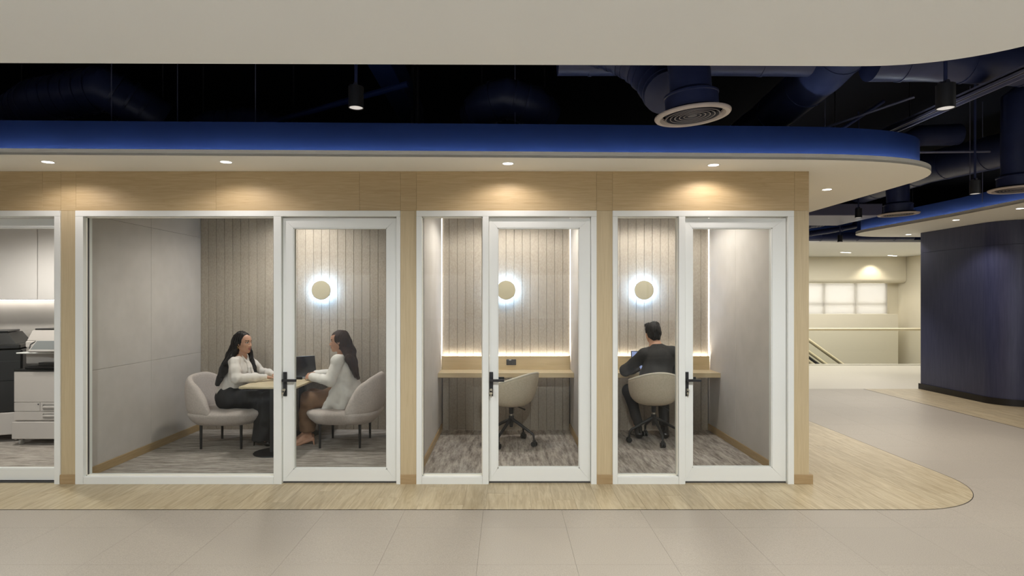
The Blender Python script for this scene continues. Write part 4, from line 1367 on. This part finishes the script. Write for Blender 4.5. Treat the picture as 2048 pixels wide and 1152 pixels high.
def limb(a, b, c, r, k=.02): return [RC(a, b, r[0], r[1], k), RC(b, c, r[1], r[2], k)]


def foot(ankle, toe, r=.030, k=.02):
    a, t = np.array(ankle, float), np.array(toe, float)
    heel = a + V3(0, 0, -.05) - (t - a) * V3(.22, .22, 0)
    ball = a + (t - a) * .72
    ball[2] = t[2] + .006
    return [RC(a, heel, r * 1.02, r * .85, k), RC(a, ball, r * 1.05, r * .92, k), RC(ball, t, r * .95, r * .6, k), RC(heel, ball, r * .8, r * .8, k)]


def seated(name, label, base, J, opt):
    """J: joint positions in the scene; opt: look of the person."""
    g = lambda n: np.array(J[n], float)
    org = np.array(base, float)
    fem = opt['female']
    hc, R = g('head'), frame_of(opt['face'], opt.get('up', (0, 0, 1)))
    HP, paint, T, E = head(hc, R, fem, opt.get('hs', 1.0))
    B = list(HP)
    nr = .045 if fem else .056
    nt = T(-.024, 0, -.060)
    B += [RC(nt, g('neck'), nr, nr * 1.10, .02), RC(g('neck'), g('chest'), nr * 1.25, .088, .05),
          EL((g('chest') + g('belly')) / 2, (.085, .115, .16), None, .05), RC(g('chest'), g('belly'), .095, .085, .05), RC(g('belly'), g('pelvis'), .085, .105, .05)]
    sr = (.043, .036, .025) if fem else (.052, .043, .029)
    lr = (.070, .052, .035) if fem else (.078, .058, .042)
    for q in ('n', 'f'):
        sh, el, wr = g('sh' + q), g('el' + q), g('wr' + q)
        B += [RC(g('neck'), sh, nr * .8, sr[0], .03)] + limb(sh, el, wr, sr)
        B += hand(wr, g('ht' + q) - wr, J.get('pd' + q, (0, 0, -1)), J['th' + q], opt.get('curl', .5), opt.get('hands', 1.0))
        hp, kn, an = g('hp' + q), g('kn' + q), g('an' + q)
        B += [RC(g('pelvis'), hp, .09, .085, .05)] + limb(hp, kn, an, lr, .03) + foot(an, g('to' + q))
    body = grow(name, B, .0052, [M[opt['skin']], M['lips'], M['eye'], M['iris']], None, org, paint=paint)
    body.location = base
    tag(body, label, 'person')
    return body, T, E, R, org


def P3(px, py, Y): p = at(px, py, Y); return (p.x, p.y, p.z)


# ---------------------------------------------------------------- woman on the left, facing +x
J = dict(head=(-2.988, 6.93, 1.160), neck=(-3.008, 6.93, .985), chest=(-3.03, 6.93, .865), belly=(-3.09, 6.93, .68), pelvis=(-3.14, 6.93, .525),
         shn=(-3.02, 6.768, .945), eln=(-2.955, 6.67, .775), wrn=(-2.715, 6.86, .772), htn=(-2.60, 6.95, .752), thn=-1,
         shf=(-3.00, 7.092, .945), elf=(-2.90, 7.20, .79), wrf=(-2.69, 7.06, .775), htf=(-2.58, 7.00, .758), thf=1,
         hpn=(-3.12, 6.845, .525), knn=(-2.665, 6.80, .520), ann=(-2.745, 6.83, .115), ton=(-2.625, 6.81, .030),
         hpf=(-3.12, 7.015, .525), knf=(-2.655, 7.03, .520), anf=(-2.72, 7.05, .115), tof=(-2.60, 7.05, .030))
g = lambda n: np.array(J[n], float)
w1, T, E, R, org = seated('person', 'seated woman with long black hair in a pale bow blouse and wide black trousers', (-3.12, 6.93, 0), J,
                          dict(female=True, face=(1, -.28, -.02), skin='skin', curl=.55, hands=.92))
# blouse
BL = [RC(g('neck') + V3(.0, 0, -.015), g('chest'), .058, .118, .05), EL((g('chest') + V3(.03, 0, -.05)), (.105, .15, .12), None, .05), RC(g('chest'), g('belly'), .118, .112, .05), RC(g('belly'), g('pelvis') + V3(0, 0, .06), .112, .135, .05)]
for q, sg in (('n', -1), ('f', 1)):
    sh, el, wr = g('sh' + q), g('el' + q), g('wr' + q)
    BL += [RC(g('neck') + V3(0, 0, -.02), sh, .050, .050, .03), RC(sh, (sh + el) / 2, .054, .058, .03), RC((sh + el) / 2, el, .058, .052, .03),
           RC(el, el * .35 + wr * .65, .050, .052, .02), RC(el * .35 + wr * .65, wr * .93 + el * .07, .052, .032, .015), RC(wr * .93 + el * .07, wr, .034, .033, .008)]
    BL.append(HALF(wr + (wr - el) / np.linalg.norm(wr - el) * .012, wr - el, .004)) if False else None
BL = [b for b in BL if b is not None]
BL += [CUT(EL(T(.045, 0, -.165), (.05, .045, .075), None), .01), CUT(EL(g('neck') + V3(-.0, 0, .075), (.055, .058, .06), None), .01)]
ob = grow('blouse', BL, .0055, M['blouse'], w1, org, .0034, (48, 48, 40), 3)
bow0 = g('neck') + V3(.085, -.035, -.055)
obow = grow('bow', [RC(bow0, bow0 + V3(.025, -.025, -.06), .010, .014, .006), RC(bow0 + V3(.025, -.025, -.06), bow0 + V3(.045, -.03, -.18), .014, .020, .006),
                    RC(bow0, bow0 + V3(.04, .005, -.06), .010, .013, .006), RC(bow0 + V3(.04, .005, -.06), bow0 + V3(.065, .01, -.15), .013, .017, .006), EL(bow0, (.016, .016, .016), None, .006),
                    RC(bow0, g('neck') + V3(.03, -.05, .02), .012, .010, .008), RC(bow0, g('neck') + V3(.05, .05, .01), .012, .010, .008)], .0045, M['blouse'], w1, org, .002, (40, 40, 10), 5)
TR = [RC(g('belly') + V3(0, 0, -.06), g('pelvis'), .120, .135, .04)]
for q in ('n', 'f'):
    hp, kn, an = g('hp' + q), g('kn' + q), g('an' + q)
    hem = an + V3(.02, 0, -.025)
    TR += [RC(g('pelvis'), hp, .128, .118, .05), RC(hp, kn, .112, .088, .04), RC(kn, (kn + hem) / 2, .088, .100, .04), RC((kn + hem) / 2, hem, .100, .112, .03)]
TR += [HALF((0, 0, .075), (0, 0, -1), .004)]
grow('trousers', TR, .007, M['ink'], w1, org, .008, (30, 30, 12), 7)
for q in ('n', 'f'):
    an, to = g('an' + q), g('to' + q)
    ball = an + (to - an) * .72; ball[2] = .036
    heel = an + V3(-.055, 0, -.035)
    grow('shoe', [RC(ball, to + V3(.01, 0, -.006), .034, .018, .02), RC(heel + V3(0, 0, -.005), ball, .033, .030, .02), RC(heel + V3(-.015, 0, -.01), V3(heel[0] - .022, heel[1], .006), .012, .005, .01),
                  CUT(EL((an + ball) / 2 + V3(.0, 0, .035), (.055, .026, .03), None), .006)], .004, M['shoe'], w1, org)


def long_hair(T, E, R, c, drape, mat_, parent, org, part=0.0, low=-.075, cut=None, seed=1):
    H_ = [E((-.018, 0, .024), (.105, .085, .099), .02), E((-.045, 0, -.03), (.075, .080, .10), .03)]
    cutp = cut or (.105, 0, -.060)
    H_ += [CUT(E(cutp, (.088, .078, .112)), .014)]
    for d in drape: H_ += d
    return grow('hair', H_, .0045, M[mat_], parent, org, .0042, (170, 170, 7), seed)


t_ = lambda *a: T(*a)
DR = [[RC(t_(-.065, -.02, -.02), t_(-.105, -.06, -.16), .062, .055, .03), RC(t_(-.105, -.06, -.16), V3(-3.145, 6.80, .86), .055, .048, .03), RC(V3(-3.145, 6.80, .86), V3(-3.215, 6.79, .70), .048, .026, .02)],
      [RC(t_(-.03, -.072, -.01), t_(-.035, -.088, -.11), .024, .026, .02), RC(t_(-.035, -.088, -.11), V3(-3.10, 6.775, .935), .030, .036, .03)],
      [RC(t_(-.075, .03, -.02), V3(-3.155, 6.97, .92), .058, .055, .03), RC(V3(-3.155, 6.97, .92), V3(-3.215, 6.92, .70), .052, .025, .03)],
      [RC(t_(.000, .078, .0), t_(.030, .086, -.12), .020, .026, .02), RC(t_(.030, .086, -.12), V3(-2.885, 6.99, .86), .026, .022, .02), RC(V3(-2.885, 6.99, .86), V3(-2.855, 7.0, .76), .022, .010, .02)]]
long_hair(T, E, R, None, DR, 'hairb', w1, org, seed=2)
bm = nb(); e = T(-.006, -.088, -.058)
lathe(bm, [(.012, -.0025), (.0155, 0), (.012, .0025), (.0095, 0), (.012, -.0025)], (0, 0, 0), 18, Matrix.Translation(Vector(e - org)) @ Matrix.Rotation(PI / 2, 4, 'X'))
obj('earring', bm, M['gold'], w1, True)

# ---------------------------------------------------------------- woman on the right, facing -x
J = dict(head=(-1.905, 6.97, 1.172), neck=(-1.862, 6.97, 1.000), chest=(-1.845, 6.97, .875), belly=(-1.80, 6.97, .69), pelvis=(-1.765, 6.97, .53),
         shn=(-1.880, 6.808, .958), eln=(-1.945, 6.74, .742), wrn=(-2.180, 6.88, .768), htn=(-2.30, 6.945, .778), thn=1, pdn=(0, .75, -.6),
         shf=(-1.890, 7.132, .958), elf=(-1.965, 7.22, .765), wrf=(-2.185, 7.05, .778), htf=(-2.30, 6.99, .782), thf=-1, pdf=(0, -.75, -.6),
         hpn=(-1.78, 6.885, .53), knn=(-2.215, 6.86, .515), ann=(-2.235, 6.865, .130), ton=(-2.385, 6.84, .030),
         hpf=(-1.78, 7.055, .53), knf=(-2.225, 7.06, .515), anf=(-2.30, 7.06, .125), tof=(-2.43, 7.06, .030))
w2, T, E, R, org = seated('person', 'seated woman with long brown hair in a white jacket and brown trousers', (-1.80, 6.97, 0), J,
                          dict(female=True, face=(-1, -.10, -.06), skin='skin2', curl=.85, hands=.92))
JK = [RC(g('neck') + V3(0, 0, -.03), g('chest'), .060, .120, .05), EL(g('chest') + V3(-.02, 0, -.05), (.105, .155, .13), None, .05), RC(g('chest'), g('belly'), .122, .118, .05),
      RC(g('belly'), g('pelvis') + V3(0, 0, .02), .120, .160, .05), RC(g('pelvis') + V3(-.10, 0, .02), g('pelvis') + V3(-.20, -.09, -.035), .12, .085, .05), RC(g('pelvis') + V3(-.10, 0, .02), g('pelvis') + V3(-.12, .1, 0), .12, .085, .05),
      RC(V3(-1.85, 6.875, .63), V3(-1.97, 6.835, .495), .105, .082, .03), RC(V3(-1.97, 6.835, .495), V3(-2.035, 6.800, .425), .080, .022, .02),
      RC(V3(-1.79, 6.86, .56), V3(-1.84, 6.83, .45), .12, .085, .04)]
for q in ('n', 'f'):
    sh, el, wr = g('sh' + q), g('el' + q), g('wr' + q)
    JK += [RC(g('neck') + V3(.01, 0, -.03), sh, .056, .064, .03), RC(sh, el, .066, .062, .03), RC(el, wr, .062, .050, .02),
           RC(wr, wr + (wr - el) * .01, .050, .047, .005)]
JK += [CUT(EL(g('neck') + V3(-.02, 0, .085), (.056, .052, .075), None), .01), CUT(EL(g('neck') + V3(-.10, 0, -.02), (.06, .035, .12), None), .01)]
grow('jacket', JK, .006, M['white'], w2, org, .0036, (40, 40, 30), 11)
tp = [RC(g('chest') + V3(-.055, 0, .05), g('belly') + V3(-.05, 0, .05), .055, .05, .03)]
grow('top', tp, .008, M['white'], w2, org)
TR = [RC(g('belly') + V3(0, 0, -.08), g('pelvis'), .11, .125, .04)]
for q in ('n', 'f'):
    hp, kn, an = g('hp' + q), g('kn' + q), g('an' + q)
    hem = an + V3(.0, 0, .055)
    TR += [RC(g('pelvis'), hp, .118, .110, .05), RC(hp, kn, .106, .088, .04), RC(kn, (kn + hem) / 2 + V3(-.015, 0, 0), .088, .086, .04), RC((kn + hem) / 2 + V3(-.015, 0, 0), hem, .086, .094, .03)]
TR += [HALF((0, 0, .165), (0, 0, -1), .004)]
grow('trousers', TR, .007, M['brown'], w2, org, .009, (28, 28, 13), 13)
for q in ('n', 'f'):
    an, to = g('an' + q), g('to' + q)
    ball = an + (to - an) * .72; ball[2] = .030
    heel = an + V3(.055, 0, -.045)
    grow('shoe', [RC(ball + V3(0, 0, -.012), to + V3(-.008, 0, -.012), .030, .016, .02), RC(heel + V3(0, 0, -.012), ball + V3(0, 0, -.014), .024, .022, .02), RC(heel + V3(.012, 0, -.01), V3(heel[0] + .02, heel[1], .006), .012, .005, .01),
                  CUT(EL((an + ball) / 2 + V3(0, 0, .028), (.075, .03, .03), None), .006)], .004, M['skin2'], w2, org)
DR = [[RC(T(-.070, 0, -.02), T(-.115, 0, -.13), .066, .060, .03), RC(T(-.115, 0, -.13), V3(-1.745, 6.93, .93), .060, .055, .03), RC(V3(-1.745, 6.93, .93), V3(-1.675, 6.90, .755), .050, .022, .03)],
      [RC(T(-.060, .035, -.04), T(-.075, .045, -.12), .040, .040, .02), RC(T(-.075, .045, -.12), V3(-1.76, 6.86, .97), .042, .045, .03), RC(V3(-1.76, 6.86, .97), V3(-1.69, 6.86, .77), .042, .016, .03)],
      [RC(T(-.060, -.035, -.04), V3(-1.775, 7.03, .96), .045, .05, .03)]]
long_hair(T, E, R, None, DR, 'hairn', w2, org, cut=(.085, 0, -.062), seed=4)

# ---------------------------------------------------------------- man from behind, facing +y
J = dict(head=(1.712, 7.125, 1.258), neck=(1.735, 7.05, 1.085), chest=(1.745, 7.02, .95), belly=(1.71, 6.965, .75), pelvis=(1.71, 6.95, .615),
         shn=(1.595, 7.035, 1.000), eln=(1.395, 7.14, .812), wrn=(1.575, 7.345, .800), htn=(1.63, 7.45, .790), thn=1,
         shf=(1.915, 7.035, 1.030), elf=(2.015, 7.14, .812), wrf=(1.845, 7.345, .800), htf=(1.79, 7.45, .790), thf=-1,
         hpn=(1.625, 6.96, .605), knn=(1.475, 7.33, .545), ann=(1.565, 7.235, .115), ton=(1.535, 7.43, .030),
         hpf=(1.795, 6.96, .605), knf=(1.885, 7.33, .545), anf=(1.875, 7.235, .115), tof=(1.90, 7.43, .030))
m1, T, E, R, org = seated('person', 'man with short black hair in a charcoal suit seated at the desk, back turned', (1.70, 7.0, 0), J,
                          dict(female=False, face=(-.16, 1, -.16), skin='skin', curl=.5))
SU = [RC(g('neck') + V3(0, -.01, -.02), g('chest'), .075, .145, .05), EL(g('chest') + V3(.01, -.01, -.02), (.172, .125, .14), None, .05), RC(g('chest'), g('belly'), .15, .15, .05), RC(g('belly'), g('pelvis') + V3(0, 0, .05), .15, .15, .05),
      EL(g('belly'), (.175, .13, .2), None, .05)]
for q in ('n', 'f'):
    sh, el, wr = g('sh' + q), g('el' + q), g('wr' + q)
    SU += [RC(g('neck') + V3(0, -.02, -.03), sh, .068, .070, .04), RC(sh, el, .074, .064, .03), RC(el, wr, .064, .046, .02)]
SU += [CUT(EL(g('neck') + V3(-.0, .01, .085), (.064, .066, .07), None), .008), CUT(EL(g('neck') + V3(0, .12, .0), (.05, .08, .16), None), .01)]
grow('jacket', SU, .006, M['suit'], m1, org, .006, (26, 26, 26), 17)
n0 = g('neck') + V3(0, -.006, .0)
ring = [n0 + V3(.062 * math.cos(a), .062 * math.sin(a), -.012 - .022 * math.sin(a)) for a in np.linspace(PI * .75, PI * 2.25, 9)]
grow('collar', [RC(a, b, .0155, .0155, .012) for a, b in zip(ring, ring[1:])] + [RC(a + V3(0, 0, .02), b + V3(0, 0, .02), .0125, .0125, .012) for a, b in zip(ring, ring[1:])], .0045, M['suit'], m1, org)
grow('shirt', [RC(g('neck') + V3(0, .03, 0), g('belly') + V3(0, .07, .05), .06, .08, .03)], .008, M['white'], m1, org)
TR = [RC(g('belly') + V3(0, 0, -.05), g('pelvis') + V3(0, 0, .02), .12, .12, .04)]
for q in ('n', 'f'):
    hp, kn, an = g('hp' + q), g('kn' + q), g('an' + q)
    TR += [RC(g('pelvis'), hp, .105, .100, .05), RC(hp, kn, .095, .075, .04), RC(kn, an + V3(0, 0, .07), .075, .058, .03)]
TR += [HALF((0, 0, .145), (0, 0, -1), .004)]
grow('trousers', TR, .007, M['ink'], m1, org, .004, (20, 20, 10), 19)
for q in ('n', 'f'):
    an, to = g('an' + q), g('to' + q)
    ball = an + (to - an) * .72; ball[2] = .040
    heel = an + V3(0, -.055, -.062)
    grow('shoe', [RC(ball, to + V3(0, .02, .0), .042, .032, .02), RC(heel, ball, .042, .040, .02), RC(an + V3(0, -.01, .0), heel, .050, .044, .02), HALF((0, 0, .006), (0, 0, -1), .003)], .005, M['shoe'], m1, org)
HS = [E((-.016, 0, .026), (.108, .086, .096), .02), E((-.050, 0, -.020), (.068, .076, .072), .03),
      E((.050, .02, .088), (.045, .050, .030), .02), E((-.01, -.03, .092), (.065, .045, .032), .02),
      RC(T(-.078, -.025, -.075), T(-.078, .025, -.075), .028, .028, .03),
      CUT(E((.100, 0, -.040), (.080, .084, .090)), .012), CUT(E((-.002, .080, -.035), (.022, .016, .045)), .006), CUT(E((-.002, -.080, -.035), (.022, .016, .045)), .006)]
grow('hair', HS, .0045, M['hairb'], m1, org, .0045, (160, 160, 50), 23)
